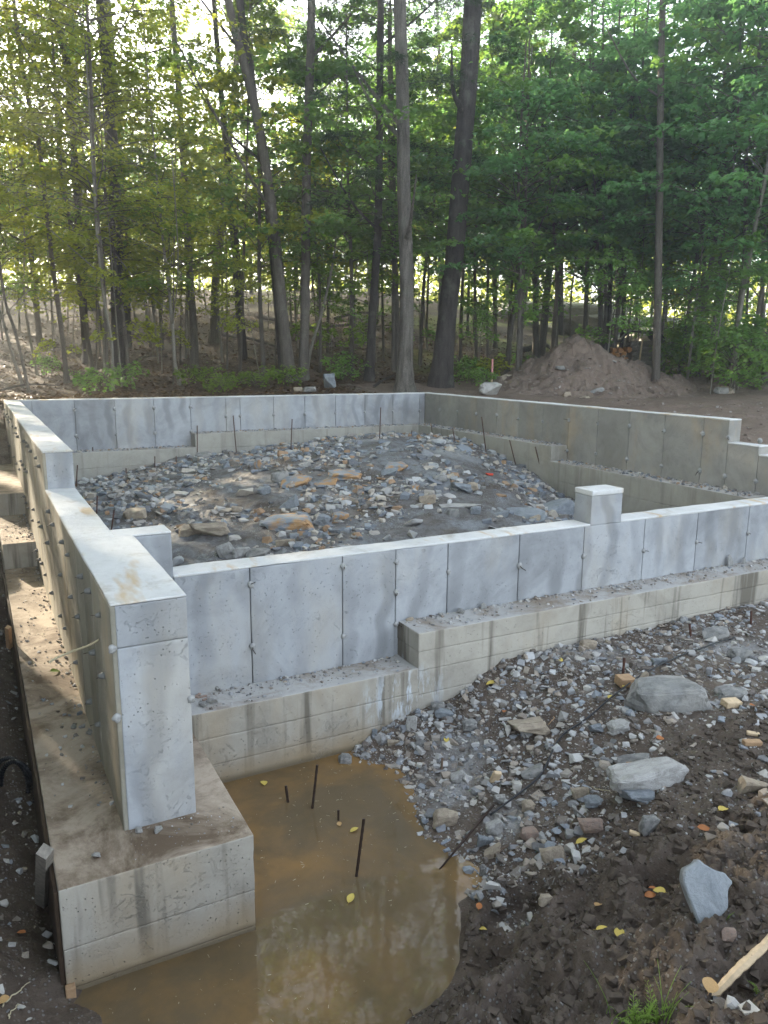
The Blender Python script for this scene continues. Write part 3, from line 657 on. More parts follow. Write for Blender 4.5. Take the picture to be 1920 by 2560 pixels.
BIG = [mesh_np('boulder_shape', *hull(200 + i, 14 + i % 4, 4, (.5, .65, .8)[i % 3], .15)) for i in range(10)]
def rot(rr, tilt=.45): return (rr.uniform(-tilt, tilt), rr.uniform(-tilt, tilt), rr.uniform(0, 6.28))
def inst(name, me, mat, loc, rt, sc, label=None, cat='stone', group=None):
    o = bpy.data.objects.new(name, me); COL.objects.link(o); o.location = loc; o.rotation_euler = rt; o.scale = sc
    if not me.materials: me.materials.append(mat)
    o.material_slots[0].link = 'OBJECT'; o.material_slots[0].material = mat
    return tag(o, label, cat, group)
rs = random.Random(11)
YAW = -0.4857
def hero(u, v, wpx, hpx, mat, label, k=0, flat=1.0, tilt=.15, skip=None, deep=.25, name='stone', asp=.8, rotz=None):
    """a stone centred near photo point (u,v), wpx by hpx photo pixels"""
    p = ground(u, v + hpx * .35, skip=skip); d = (p - CAMP) @ FWD; wm = wpx * d / FPX; hm = hpx * d / FPX
    me = BIG[k % len(BIG)]
    zdim = max(v_.co.z for v_ in me.vertices) * 2; xdim = max(v_.co.x for v_ in me.vertices) - min(v_.co.x for v_ in me.vertices)
    o = inst(name, me, mat, (p[0], p[1], p[2] + hm * (.5 - deep)), (rs.uniform(-tilt, tilt), rs.uniform(-tilt, tilt), YAW if rotz is None else rotz), (wm / xdim, wm * asp / .9, hm * 1.05 / zdim * flat), label, 'stone')
    return o
FR = FRT
hero(1685, 1722, 205, 95, M_RGREY, 'largest half buried grey boulder in the mud at right, pale dusty top', 0, 1.0, .05, FR, .4, 'boulder', .7)
hero(1826, 1730, 80, 34, M_RGREY, 'low brown grey rock poking out just right of the largest half buried boulder', 1, 1, .1, FR, .4)
hero(1618, 1952, 200, 74, M_RWHITE, 'long wedge shaped boulder with a white top lying in the gravel at right', 3, 1, .05, FR, .1, 'boulder', .5, YAW + .15)
hero(1588, 1998, 88, 42, M_RBLUE, 'pointed light grey stone leaning against the long white topped boulder', 4, 1, .15, FR, .1)
hero(1483, 2015, 48, 32, M_RBLUE, 'bluish flat stone to the left of the white topped boulder', 5, .9, .1, FR, .2)
hero(1474, 2066, 66, 40, M_RRED, 'reddish brown flat slab below the bluish stone in the mud', 6, .9, .2, FR, .15)
hero(1624, 2073, 48, 54, M_RGREY, 'upright grey block of stone in the mud below the white topped boulder', 7, 1, .1, FR, .2)
hero(1585, 1896, 84, 24, M_RGREY, 'long thin grey stone lying just above the white topped boulder', 8, 1, .1, FR, .2, asp=.4)
hero(1882, 1955, 66, 56, M_RTAN, 'tilted layered brown grey rock near the right edge of the photo', 9, 1, .3, FR, .2)
hero(1600, 1690, 40, 36, M_RTAN, 'pale tan stone just right of the wooden block', 2, 1, .2, FR, .2)
hero(1487, 1824, 34, 26, M_RBLUE, 'rounded blue grey stone beside the dark cable', 4, 1, .2, FR, .2)
hero(1547, 1812, 56, 34, M_RWHITE, 'whitish embedded rock above the rounded blue grey stone', 5, 1, .2, FR, .35)
hero(1380, 2152, 66, 58, M_RTAN, 'tan wedge shaped rock overhanging the deep boot hole', 6, 1, .35, FR, .15)
hero(1362, 2312, 36, 30, M_RTAN, 'small rounded tan rock in the churned mud below the boot hole', 7, 1, .2, FR, .2)
hero(1819, 2362, 36, 32, M_RRED, 'small reddish rock below the upright grey slab', 8, 1, .2, FR, .2)
hero(1112, 2048, 66, 50, M_RTAN, 'tan rounded rock set in grey mud by the pool edge', 1, 1, .1, FR, .35)
hero(1231, 2124, 42, 40, M_RTAN, 'pale angular stone at the water edge below the lying rod', 2, 1, .2, FR, .2)
hero(1236, 2070, 46, 34, M_RWHITE, 'white faced stone resting on wet mud above the pale angular stone', 3, 1, .2, FR, .2)
hero(1214, 2105, 40, 36, M_RBLUE, 'dark wet stone between the white faced stone and the pool', 9, 1, .2, FR, .3)
hero(1207, 2176, 18, 36, M_RGREY, 'small upright stone standing at the pool edge', 5, 1, .1, FR, .2)
hero(1329, 2078, 52, 30, M_RRED, 'flat reddish stone half sunk in brown mud', 0, 1, .1, FR, .3)
hero(1316, 1818, 100, 42, M_RTAN, 'rough tan concrete like slab on the rubble slope near the footing', 4, .9, .12, FR, .2)
hero(1175, 1819, 38, 28, M_RGREY, 'grey stone left of the rough tan slab', 5, 1, .2, FR, .2)
hero(1095, 1768, 38, 22, M_RGREY, 'flat stone on top of the dark soil heap by the footing', 6, 1, .2, FR, .2)
hero(1114, 1792, 50, 24, M_RBLUE, 'bluish slab leaning on the dark soil heap by the footing', 7, 1, .3, FR, .2, asp=.5)
hero(1030, 1822, 30, 38, M_RWHITE, 'white upright stone close to the footing above the pool', 8, 1, .2, FR, .2)
hero(985, 1864, 32, 16, M_RTAN, 'small flat tan stone above the far pool edge', 9, 1, .2, FR, .2)
hero(936, 1842, 15, 24, M_RBLUE, 'tiny bluish stone leaning on the footing above the pool corner', 1, 1, .1, FR, .2)
hero(1330, 1930, 56, 36, M_RGREY, 'speckled grey stone in the middle of the gravel slope', 2, 1, .15, FR, .2)
hero(1146, 1938, 40, 32, M_RWHITE, 'pale creamy stone next to the stub of rebar in the grey mud', 3, 1, .3, FR, .15)
hero(1247, 2000, 34, 28, M_RWHITE, 'whitish oval stone at the lower edge of the gravel slope', 4, 1, .2, FR, .2)
hero(1320, 2016, 34, 34, M_RTAN, 'blocky cream stone right of the whitish oval stone', 5, 1, .2, FR, .2)
hero(1450, 1974, 50, 34, M_RTAN, 'knobbly tan stone left of the white topped boulder', 6, 1, .2, FR, .2)
hero(1540, 1560, 40, 34, M_RGREY, 'grey rock just below the front footing beside a rebar stub', 7, 1, .2, FR, .2)
hero(1790, 1590, 66, 32, M_RGREY, 'flat topped grey stone near the front footing at right', 8, 1, .1, FR, .2)
hero(1650, 1652, 40, 24, M_RBLUE, 'bluish stone right of the wet limey rubble heap', 9, 1, .2, FR, .2)
hero(1855, 1632, 60, 30, M_RGREY, 'dark edged stone at the right side of the gravel', 0, 1, .2, FR, .2)
hero(1470, 1610, 44, 26, M_RTAN, 'light flat stone touching the foot of the front footing', 1, 1, .1, FR, .2)
hero(1812, 2200, 50, 18, M_RWHITE, 'thin pale stone above the upright grey slab', 2, 1, .2, FR, .2, asp=.5)
# upright speckled slab at lower right, real thickness
def slab(name, outline, th, mat, loc, rt, label, cat='stone'):
    bm = bmesh.new(); vs_ = [bm.verts.new((x, 0, z)) for x, z in outline]; f = bm.faces.new(vs_)
    r_ = bmesh.ops.extrude_face_region(bm, geom=[f]); bmesh.ops.translate(bm, verts=[v for v in r_['geom'] if isinstance(v, bmesh.types.BMVert)], vec=(0, th, 0))
    bmesh.ops.recalc_face_normals(bm, faces=bm.faces[:])
    bmesh.ops.bevel(bm, geom=bm.edges[:], offset=.006, segments=1, affect='EDGES'); bmesh.ops.triangulate(bm, faces=bm.faces[:])
    bmesh.ops.subdivide_edges(bm, edges=bm.edges[:], cuts=2)
    for v in bm.verts: v.co += v.normal * .006 * float(fbm(v.co.x * 16, v.co.y * 16, v.co.z * 16, 3, 3))
    me = bpy.data.meshes.new(name); bm.to_mesh(me); bm.free(); me.materials.append(mat); o = link(name, me); o.location = loc; o.rotation_euler = rt
    return tag(o, label, cat)
p = ground(1780, 2345, skip=FR); sc_ = ((p - CAMP) @ FWD) / FPX
ol = [(-30, 0), (-58, 78), (-50, 100), (-22, 112), (-14, 120), (-4, 112), (22, 100), (45, 96), (62, 78), (50, 66), (40, 30), (10, 6), (-12, -12)]
slab('stone', [(x * sc_ * 1.08, z * sc_ * 1.3) for x, z in ol], .05, M_RBLUE, (p[0], p[1], p[2] - .01), (-.55, 0.0, YAW), 'upright speckled blue grey slab, broad at the top and pointed below, in the mud')
# interior heroes
hero(735, 1290, 150, 44, M_RORANGE, 'blue grey ledge with a rust orange face in the middle of the rubble', 0, 1, .05, INS, .58, 'rock_ledge', 1.1)
hero(850, 1287, 46, 26, M_RORANGE, 'small rust orange rock right of the orange faced ledge', 1, 1, .1, INS, .35)
hero(865, 1186, 90, 30, M_RORANGE, 'rust stained hump at the right end of the ledge line in the rubble', 5, 1, .1, INS, .58, 'rock_ledge', 1.1)
hero(742, 1200, 80, 34, M_RORANGE, 'blue and rust hump at the left end of the ledge line in the rubble', 8, 1, .1, INS, .5, 'rock_ledge', 1.1)
hero(800, 1192, 110, 36, M_RORANGE, 'middle rust stained hump of the ledge line in the upper rubble', 2, 1, .04, INS, .58, 'rock_ledge', 1.1)
hero(700, 1192, 44, 34, M_RGREY, 'dark jagged rock ending the long rust stained ledge on the left', 3, 1, .2, INS, .2)
hero(520, 1324, 110, 44, M_RTAN, 'pale rounded boulder behind the left end of the front wall', 4, 1, .05, INS, .35, 'boulder', .5)
hero(472, 1326, 50, 34, M_RTAN, 'smaller pale boulder just left of the rounded boulder', 5, 1, .1, INS, .3)
hero(564, 1374, 48, 36, M_RWHITE, 'white angular stone just behind the front wall', 6, 1, .3, INS, .2)
hero(610, 1378, 48, 34, M_RWHITE, 'broad white stone next to the angular one behind the front wall', 7, 1, .2, INS, .2)
hero(645, 1383, 60, 26, M_RGREY, 'flat grey stone touching the front wall from behind', 8, 1, .2, INS, .2)
hero(716, 1355, 50, 24, M_RTAN, 'flat tan stone above the top of the front wall', 9, 1, .2, INS, .2)
hero(346, 1280, 66, 32, M_RTAN, 'cream coloured boulder in the left of the rubble', 0, 1, .1, INS, .3)
hero(806, 1298, 38, 32, M_RBLUE, 'steel blue angular rock right below the orange faced ledge', 1, 1, .3, INS, .15)
hero(722, 1258, 50, 34, M_RBLUE, 'blue grey block above the orange faced ledge', 2, 1, .2, INS, .2)
hero(661, 1224, 34, 26, M_RBLUE, 'small blue grey block left of the middle of the rubble', 3, 1, .2, INS, .2)
hero(281, 1245, 26, 16, M_RWHITE, 'pale small stone near the left wall', 4, 1, .2, INS, .2)
hero(454, 1235, 40, 12, M_RWHITE, 'flat white stone in the dark rubble', 5, 1, .1, INS, .2)
hero(593, 1267, 30, 18, M_RTAN, 'round brown stone in the dark rubble', 6, 1, .2, INS, .2)
hero(994, 1147, 64, 56, M_RORANGE, 'bright rust orange bedrock patch near the top of the mound', 7, .7, .1, INS, .58, 'rock_ledge', 1.1)
hero(1385, 1258, 110, 70, M_RBLUE, 'right half of the rough blue bedrock left of the pier', 3, .9, .15, INS, .5, 'rock_ledge', 1.1)
hero(1310, 1264, 120, 66, M_RBLUE, 'left half of the rough blue bedrock left of the pier', 8, .8, .05, INS, .58, 'rock_ledge', 1.1)
hero(1154, 1256, 110, 30, M_RWHITE, 'cream bedrock patch in front of the red paint mark', 9, .8, .05, INS, .58, 'rock_ledge', 1.1)
hero(1135, 1282, 34, 24, M_RGREY, 'dark block below the cream bedrock patch', 0, 1, .2, INS, .2)
hero(1188, 1284, 30, 22, M_RBLUE, 'blue faced block right of the dark block', 1, 1, .3, INS, .2)
hero(1252, 1284, 42, 20, M_RBLUE, 'flat blue block left of the rough bedrock face', 2, 1, .2, INS, .2)
hero(1338, 1296, 28, 18, M_RTAN, 'cream stone behind the wall left of the pier', 3, 1, .2, INS, .2)
hero(1150, 1219, 56, 24, M_RBLUE, 'long blue rock in the upper right of the rubble', 4, 1, .2, INS, .2)
hero(1182, 1219, 28, 24, M_RTAN, 'tan rock beside the long blue rock', 5, 1, .3, INS, .2)
hero(1100, 1195, 40, 20, M_RGREY, 'grey slab left of the red paint mark', 6, 1, .2, INS, .2)
hero(1040, 1223, 22, 16, M_RORANGE, 'little orange block in the rubble', 7, 1, .2, INS, .1)
hero(975, 1179, 44, 16, M_RBLUE, 'smooth blue slab below the orange patch', 8, 1, .1, INS, .2)
hero(1070, 1251, 44, 26, M_RTAN, 'broad brown rock left of the cream bedrock', 9, 1, .2, INS, .2)
hero(647, 1162, 26, 26, M_RORANGE, 'pointed orange stone below the far footing', 0, 1, .3, INS, .1)
hero(762, 1166, 30, 16, M_RWHITE, 'white stone below the far footing', 2, 1, .2, INS, .1)
hero(510, 1142, 40, 18, M_RGREY, 'dark rock at the corner where the far footing steps up', 3, 1, .2, INS, .1)
# stones outside behind the walls
hero(822, 958, 34, 42, M_RBLUE, 'upright blue grey stone on the ground behind the far wall', 4, 1, .1, BEH, .1)
hero(775, 976, 34, 16, M_RGREY, 'low grey stone just behind the far wall', 5, 1, .1, BEH, .1)
hero(746, 975, 26, 14, M_RTAN, 'small brown stone to the left of the low grey stone', 6, 1, .1, BEH, .1)
hero(1229, 975, 56, 34, M_RWHITE, 'white angular boulder beside the marker stake', 7, 1, .1, BEH, .1, 'boulder')
hero(1268, 955, 38, 28, M_RTAN, 'round tan boulder right of the marker stake', 8, 1, .1, BEH, .1, 'boulder')
hero(1758, 963, 60, 18, M_RTAN, 'flat tan rock at the foot of the right bushes', 9, 1, .2, BEH, .1)
hero(1805, 978, 36, 20, M_RGREY, 'grey rock near the thin pale trunk on the right', 0, 1, .2, BEH, .1)
# stones on the ledges
def on(u, v, z, wpx, mat, label, k, asp=.9):
    p = at_plane(u, v, 2, z); d = (p - CAMP) @ FWD; wm = wpx * d / FPX
    return inst('stone', BIG[k], mat, (p[0], p[1], z + wm * .22), rot(rs, .3), (wm, wm * asp, wm * .9), label, 'stone')
on(347, 2080, ZF1, 26, M_RWHITE, 'white angular chip at the foot of the buttress', 3)
on(396, 2079, ZF1, 25, M_RWHITE, 'second whitish chip at the foot of the buttress, to the right', 4)
on(240, 2144, ZF1, 24, M_RWHITE, 'white chip near the outer corner of the near footing block', 5)
on(508, 1764, ZF1, 26, M_RGREY, 'flat grey stone on the footing beside the buttress', 6)
on(535, 1757, ZF1, 34, M_RWHITE, 'largest pale stone on the footing beside the buttress', 7)
on(540, 1724, ZF1, 24, M_RGREY, 'grey stone behind the pale one on the footing ledge', 8)
on(1102, 1538, ZF2, 18, M_RWHITE, 'pale chip on the raised front footing', 9)
on(1152, 1533, ZF2, 22, M_RGREY, 'rounded chip standing on the raised front footing', 1)
on(1022, 1551, ZF2, 22, M_RTAN, 'tan chip at the end of the raised footing', 2, 1.2)
for (u, v, hp, wp, lab) in ((1823, 1415, 30, 22, 'larger thin shard propped against the front wall at right'), (1858, 1407, 18, 15, 'smaller thin shard propped against the front wall at right'), (1207, 1520, 18, 20, 'thin shard propped against the front wall on the raised footing')):
    p = at_plane(u, v, 1, -.03); k_ = ((p - CAMP) @ FWD) / FPX
    slab('stone_shard', [(-wp / 2 * k_, 0), (-wp * .35 * k_, hp * .8 * k_), (0, hp * k_), (wp * .4 * k_, hp * .6 * k_), (wp / 2 * k_, 0)], .012, M_RGREY, (p[0], p[1] - .02, ZF2), (-.2, 0, 0), lab)
on(225, 1835, ZF1, 22, M_RGREY, 'dark lump of stone against the left wall on the footing', 1)
on(205, 1818, ZF1, 20, M_RGREY, 'dark rounded stone beside the lump on the left footing', 2)
on(185, 1820, ZF1, 20, M_RGREY, 'third dark stone of the cluster on the left footing', 3)
on(200, 1787, ZF1, 20, M_RBLUE, 'thin grey chip on the left footing near the wall', 4, .4)
on(75, 1660, ZF1, 12, M_RWHITE, 'small white pebble on the dirty left footing', 5)

# individual stones, largest first
def scatter_ind(n, region, smin, smax, mat, label, group, seed):
    r = random.Random(seed); k = 0; tries = 0
    while k < n and tries < n * 40:
        tries += 1; x, y, sz = region(r, smin + (smax - smin) * r.random() ** 2.0)
        z = float(height(K([x]), K([y]))[0])
        if z < -.03: continue
        f = r.choice((.5, .7, .9)); inst('stone', ROCKS[r.randrange(12)], mat, (x, y, z + sz * .02), rot(r, .6), (sz, sz * r.uniform(.6, 1), sz * f), label, 'stone', group); k += 1
def reg_in(r, s): return r.uniform(.45, 7.0), r.uniform(.5, 8.4), s
def reg_fr(r, s):
    while True:
        x = r.uniform(1.5, 5.6); y = r.uniform(-2.5, -.45)
        if y > -.35 - x * .42 or r.random() < .12: return x, y, s
scatter_ind(120, reg_in, .12, .32, M_ROCKI, 'angular blasted stone lying in the rubble inside the foundation', 'angular stones in the rubble inside the foundation', 21)
scatter_ind(95, reg_fr, .045, .10, M_ROCK, 'angular grey stone in the gravel between front footing and pool', 'grey stones strewn over the gravel in front of the footing', 22)
def gravel(name, n, posf, smin, smax, mat, label, seed, sink=.03, power=3.4):
    r = np.random.default_rng(seed); A = Acc(); x, y, zf = posf(r, n); n = len(x)
    z = zf if zf is not None else height(x, y)
    s = smin + (smax - smin) * r.random(n) ** power
    for t_ in range(len(LOW)):
        m = np.arange(n) % len(LOW) == t_; Vv, Ff = LOW[t_]; k = m.sum()
        if not k: continue
        th = r.random(k) * 6.28; tl = r.normal(0, .45, k); c, s_ = np.cos(th), np.sin(th); ct, st_ = np.cos(tl), np.sin(tl)
        X = Vv[None] * (s[m][:, None, None] * r.uniform(.6, 1.25, (k, 1, 3)))
        Y1 = X[..., 1] * ct[:, None] - X[..., 2] * st_[:, None]; Z1 = X[..., 1] * st_[:, None] + X[..., 2] * ct[:, None]
        Xr = X[..., 0] * c[:, None] - Y1 * s_[:, None]; Yr = X[..., 0] * s_[:, None] + Y1 * c[:, None]
        P = np.stack([Xr + x[m][:, None], Yr + y[m][:, None], Z1 + z[m][:, None] + (s[m] * sink)[:, None]], -1).reshape(-1, 3)
        F = (Ff[None] + (np.arange(k) * len(Vv))[:, None, None]).reshape(-1, 3)
        A.add(P, F)
    return tag(link(name, A.mesh(name), mat), label, kind='stuff')
def pos_fr(r, n):
    x = 1.45 + 6.5 * r.random(n) ** 1.5; y = -.28 - 3.1 * r.random(n) ** 1.25
    d = .50 + 1.3 * fbm(x * 1.9, y * 1.6, 0, 3, 91) + .9 * (sm(-.5 - .42 * x, -.1 - .42 * x, y)) - .5 * sm(-1.5, -2.5, y + .2 * (x - 1.2)) + .1
    k = r.random(n) < d; x, y = x[k], y[k]; z = height(x, y); k = z > -.02; return x[k], y[k], z[k]
gravel('gravel', 17000, pos_fr, .009, .085, M_GRAV, 'grey gravel covering the mud slope', 31)
gravel('fine_gravel', 20000, pos_fr, .004, .016, M_GRAV, 'fine grit between the stones of the mud slope', 36, .2, 1.5)
def pos_in(r, n):
    x = .35 + 6.95 * r.random(n); y = .35 + 8.3 * r.random(n); d = .55 + 1.5 * fbm(x * 1.5, y * 1.3, 0, 3, 95); k = r.random(n) < d
    return x[k], y[k], None
gravel('rubble_stones', 21000, pos_in, .018, .17, M_GRAVI, 'blasted rubble filling the inside of the foundation', 32)
def pos_mud(r, n):
    x = r.uniform(.4, 4.2, n); y = -1.7 - 1.9 * r.random(n); z = height(x, y); k = z > .02; return x[k], y[k], z[k]
gravel('mud_clods', 12000, pos_mud, .008, .06, simple('mud_clod', (0.085, 0.064, 0.047), .8, .4, 30, 0, .8), 'crumbled dark mud clods in the foreground', 33)
def pos_tr(r, n):
    x = r.uniform(-.8, -.3, n); y = r.uniform(-1.9, 5, n); return x, y, None
gravel('trench_debris', 900, pos_tr, .01, .06, M_GRAV, 'stones and debris on the trench floor beside the footing', 34)
def ledge(name, x0, x1, y0, y1, z, n, s0, s1, mat, label, seed, edge='y1'):
    def pf(r, n):
        a = r.random(n); b = r.random(n) ** 2.2
        if edge == 'y1': return x0 + (x1 - x0) * a, y1 - (y1 - y0) * b, np.full(n, z)
        if edge == 'x1': return x1 - (x1 - x0) * b, y0 + (y1 - y0) * a, np.full(n, z)
    gravel(name, n, pf, s0, s1, mat, label, seed, .15)
ledge('ledge_chips', .6, 2.0, -.25, -.015, ZF1, 420, .006, .035, M_GRAV, 'chips and grit lying on the lower front footing', 41)
ledge('ledge_chips', 2.06, 8.5, -.25, -.015, ZF2, 1700, .006, .038, M_GRAV, 'chips and grit lying on the raised front footing', 42)
ledge('ledge_chips', .3, 2.8, 8.66, 8.9, ZM, 700, .01, .05, M_GRAVI, 'crumbs on the lower far footing', 43)
ledge('ledge_chips', 2.87, 7.2, 8.66, 8.9, ZU, 1100, .01, .05, M_GRAVI, 'crumbs on the raised far footing', 44)
ledge('ledge_chips', 7.24, 7.5, 4.7, 8.8, ZU, 1100, .01, .055, M_GRAVI, 'crumbs on the raised right footing', 45, 'x1')
ledge('ledge_chips', 7.23, 7.5, 1.3, 4.65, ZM, 1000, .01, .06, M_GRAVI, 'broken concrete crumbs on the lower right footing', 46, 'x1')
ledge('ledge_chips', -.28, -.01, -1.0, 3.55, ZF1, 520, .005, .03, M_GRAV, 'dark debris on the left footing', 47, 'x1')
ledge('ledge_chips', -.28, -.01, 3.65, 5.05, ZF2, 300, .006, .035, M_GRAV, 'leaf litter and grit on the middle step of the left footing', 48, 'x1')
ledge('ledge_chips', .0, .45, -1.46, -1.25, ZF1, 160, .004, .014, M_GRAV, 'crumbs at the foot of the buttress', 49)

# ------------------------------------------------------------------ rebar
def rebar(u0, v0, u1, v1, label, base=None, mat=M_RUST, r=.0065, ribs=False, skip=None, depth=.15):
    b = ground(u0, v0, skip=skip) if base is None else K(base, float)
    d = (b - CAMP) @ FWD; t_ = at_depth(u1, v1, d)
    ax = (t_ - b); L = np.linalg.norm(ax); n = max(3, int(L / (.012 if ribs else .2)))
    P = np.array([b - ax / L * depth + (ax + ax / L * depth) * k for k in np.linspace(0, 1, n + 1)])
    R = np.full(len(P), r)
    if ribs: R[::2] *= 1.16
    v, f = tube(P - b, R, 8); me = mesh_np('rebar', v, f, not ribs); o = link('rebar', me, mat, None, tuple(b)); tag(o, label, 'rebar', 'rebar stakes'); return o
def w0(u, v): return at_plane(u, v, 2, 0.0)
rebar(781, 2017, 793, 1912.5, 'tall rebar standing in the pool near the footing', w0(781, 2020), M_DKSTEEL, .007, True)
rebar(720, 2005, 714.7, 1964.6, 'short rebar stub left of the tall one in the pool', w0(720, 2005), M_DKSTEEL, .0075, True)
rebar(846, 2048, 846, 2025, 'shortest rebar tip just above the water', w0(846, 2050), M_DKSTEEL, .006, True)
rebar(891, 2190, 909.7, 2047, 'tallest rebar in the pool, nearest the camera', w0(891, 2190), M_DKSTEEL, .007, True)
rebar(1104, 1931, 1106, 1895, 'rebar stub in the grey mud at the right edge of the pool', None, M_ROOT, .0065, True, FR)
rebar(1557, 1690, 1561, 1645, 'ribbed rebar stub behind the wooden block', None, M_RUST, .008, True, FR)
rebar(1726.6, 1600, 1723.7, 1559.6, 'rebar stub in the gravel near the front footing', None, M_RUST, .008, True, FR)
rebar(1877, 1562, 1878, 1527.8, 'rebar stub at the right end near the front footing', None, M_RUST, .008, True, FR)
IN_RB = [(190.5,1220,193.5,1162.5,'rebar beside the corner of the high left wall'),(237,1195,231.5,1118,'tall rebar before the far footing at far left'),(316,1186.6,315,1170.5,'tiny rebar tip before the far footing at left'),
 (387.6,1172,387,1141,'short rebar before the lower far footing'),(440.7,1159,440.3,1140,'second short rebar before the lower far footing'),(493.5,1149.5,493,1064,'rebar standing at the step of the far footing'),
 (591.4,1138,583,1039,'tallest rebar against the far wall, right of the footing step'),(727,1125,730.3,1047.6,'rebar before the middle of the far wall'),(949,1096.8,952,1018.6,'rebar on the mound before the right part of the far wall'),
 (241,1283.6,243.3,1239,'pale rebar close to the left wall in the rubble'),(278,1317,285.5,1275,'brown leaning rebar close to the left wall in the rubble'),(1028.5,1094,1029.6,1076,'short rebar stub near the far right corner'),
 (1080.5,1090,1079,1064,'first small rebar along the right footing from the corner'),(1137.5,1103.7,1131.8,1070.6,'second small rebar along the right footing from the corner'),(1215,1128,1204,1041.8,'tall rebar leaning before the right footing, left of its step'),
 (1288.6,1160.6,1274,1100,'leaning rebar just left of the right footing step'),(1358.8,1198.6,1338,1117,'leaning rebar right under the right footing step'),(1437.8,1215.7,1429.8,1159.5,'rebar behind the pier'),
 (1593,1276.6,1587,1144,'tallest rebar right of the pier'),(1722,1285,1717.8,1194,'rebar second to the right of the pier'),(1760,1285,1756,1221,'rebar farthest right behind the front wall')]
for u0, v0, u1, v1, lab in IN_RB: rebar(u0, v0, u1, v1, lab, None, M_RUST, .0085, False, INS)

# ------------------------------------------------------------------ small things in front
def path_ground(pts, skip=FRT, lift=.01, n=40):
    P = [ground(u, v, skip=skip) for u, v in pts]; P = smooth_path(P, n); P[:, 2] = height(P[:, 0], P[:, 1], False) + lift; return P
P = path_ground([(1835, 1602), (1720, 1640), (1619, 1691), (1478, 1800), (1400, 1856), (1345, 1960), (1225, 2050)], lift=.022)
P[:, 2] += .012 * np.abs(fbm(P[:, 0] * 4, P[:, 1] * 4, 0, 2, 2)); v, f = tube(P, .0055, 7)
tag(link('cable', mesh_np('cable', v, f, True), M_BLACK), 'long thin black cable running through the gravel towards the pool', 'cable')
a = w0(1101, 2171); b = ground(1222, 2045, skip=FR); b[2] += .03; v, f = tube(K([a - (b - a) * .02, (a + b) / 2, b + (b - a) * .1]), [.004, .007, .007], 8)
tag(link('steel_rod', mesh_np('steel_rod', v, f, True), M_DKSTEEL), 'dark steel rod with a shiny tip dipping into the pool', 'rod')
def woodbox(u, v, wpx, hpx, mat, label, skip=FRT, asp=1.0, rz=.3, name='wood_block', tilt=.1):
    p = ground(u, v + hpx * .4, skip=skip); k_ = ((p - CAMP) @ FWD) / FPX; wd, hd = wpx * k_, hpx * k_
    vv, ff, _ = conc_block((-wd / 2, -wd * asp / 2, 0), (wd / 2, wd * asp / 2, hd), r=.002, chip=.006, res=.03)
    o = link(name, mesh_np(name, vv, ff, True), mat, None, (p[0], p[1], p[2] + .004)); o.rotation_euler = (tilt, tilt * .6, YAW + rz); return tag(o, label, 'wood scrap')
woodbox(1560, 1706, 40, 22, M_WOODB, 'brown cube of sawn lumber lying by the rebar stub', asp=.8)
woodbox(1826, 1762, 44, 16, M_WOODP, 'light wedge of broken wood right below the largest boulder', asp=.6)
woodbox(1590, 1916, 46, 12, M_WOODB, 'tan wood scrap behind the white topped boulder', asp=.5, rz=.05)
woodbox(1878, 1866, 46, 12, M_WOODB, 'reddish lumber offcut near the right edge', asp=.35, rz=.1)
woodbox(1881, 1844, 30, 8, M_WOODP, 'small pale lumber offcut above the reddish one', asp=.4, rz=-.3)
woodbox(1233, 1955, 20, 34, M_WOODP, 'upright tan wood chip in the pale gravel', asp=.5, rz=.2, tilt=.35)
woodbox(1585, 2100, 26, 10, M_WOODP, 'pale splinter of lumber below the upright grey block', asp=.4, rz=-.5)
# split plank at the bottom right
def splinter(name, p0, p1, wdt, th, mat, label, cat, seed=0):
    r = random.Random(seed); p0 = K(p0, float); p1 = K(p1, float); d = p1 - p0; L = np.linalg.norm(d); d /= L; sdir = np.cross(d, [0, 0, 1]); sdir /= np.linalg.norm(sdir); up_ = np.cross(sdir, d)
    n = 26; Vv = []
    for i in range(n):
        t_ = i / (n - 1); ww = wdt * (.55 + .45 * math.sin(min(1, t_ * 1.9 + .25) * 1.6)) * (1 if i not in (0, n - 1) else .55) * (1 + .12 * r.uniform(-1, 1))
        c = p0 + d * L * t_ + up_ * .006 * math.sin(t_ * 5)
        for k, (a_, b_) in enumerate(((-.5, 0), (-.3, 1), (.1, 1.2), (.5, .6), (.5, 0))): Vv.append(c + sdir * a_ * ww + up_ * b_ * th + d * (r.uniform(-.02, .02) if i in (0, n - 1) else 0))
    F = []
    for i in range(n - 1):
        for k in range(5): F.append([i * 5 + k, i * 5 + (k + 1) % 5, (i + 1) * 5 + (k + 1) % 5, (i + 1) * 5 + k])
    o = link(name, mesh_np(name, K(Vv), [K(F), K([[0, 1, 2, 3, 4], [(n - 1) * 5 + k for k in (4, 3, 2, 1, 0)]])]), mat); return tag(o, label, cat)
a = ground(1784, 2496, skip=FR); b = ground(1935, 2372, skip=FR); splinter('split_plank', a + K([0, 0, .02]), b + K([0, 0, .05]), .034, .009, M_WOODP, 'long freshly split pale wood slat in the bottom right corner', 'wood slat')
def twig(pts, r, mat, label, skip=FRT, lift=.012, wig=.01, seed=0, name='twig'):
    P = path_ground(pts, skip, lift, 18); P += wig * np.stack([fbm(np.arange(18) * .4, seed, 0, 2, 1), fbm(np.arange(18) * .4, seed, 0, 2, 2), np.abs(fbm(np.arange(18) * .4, seed, 0, 2, 3))], 1)
    v, f = tube(P, np.linspace(r, r * .5, 18), 6); return tag(link(name, mesh_np(name, v, f, True), mat), label, 'twig')
twig([(1690, 2500), (1740, 2530), (1800, 2565)], .004, M_ROOT, 'brown stick lying beside the tan leaf at bottom right')
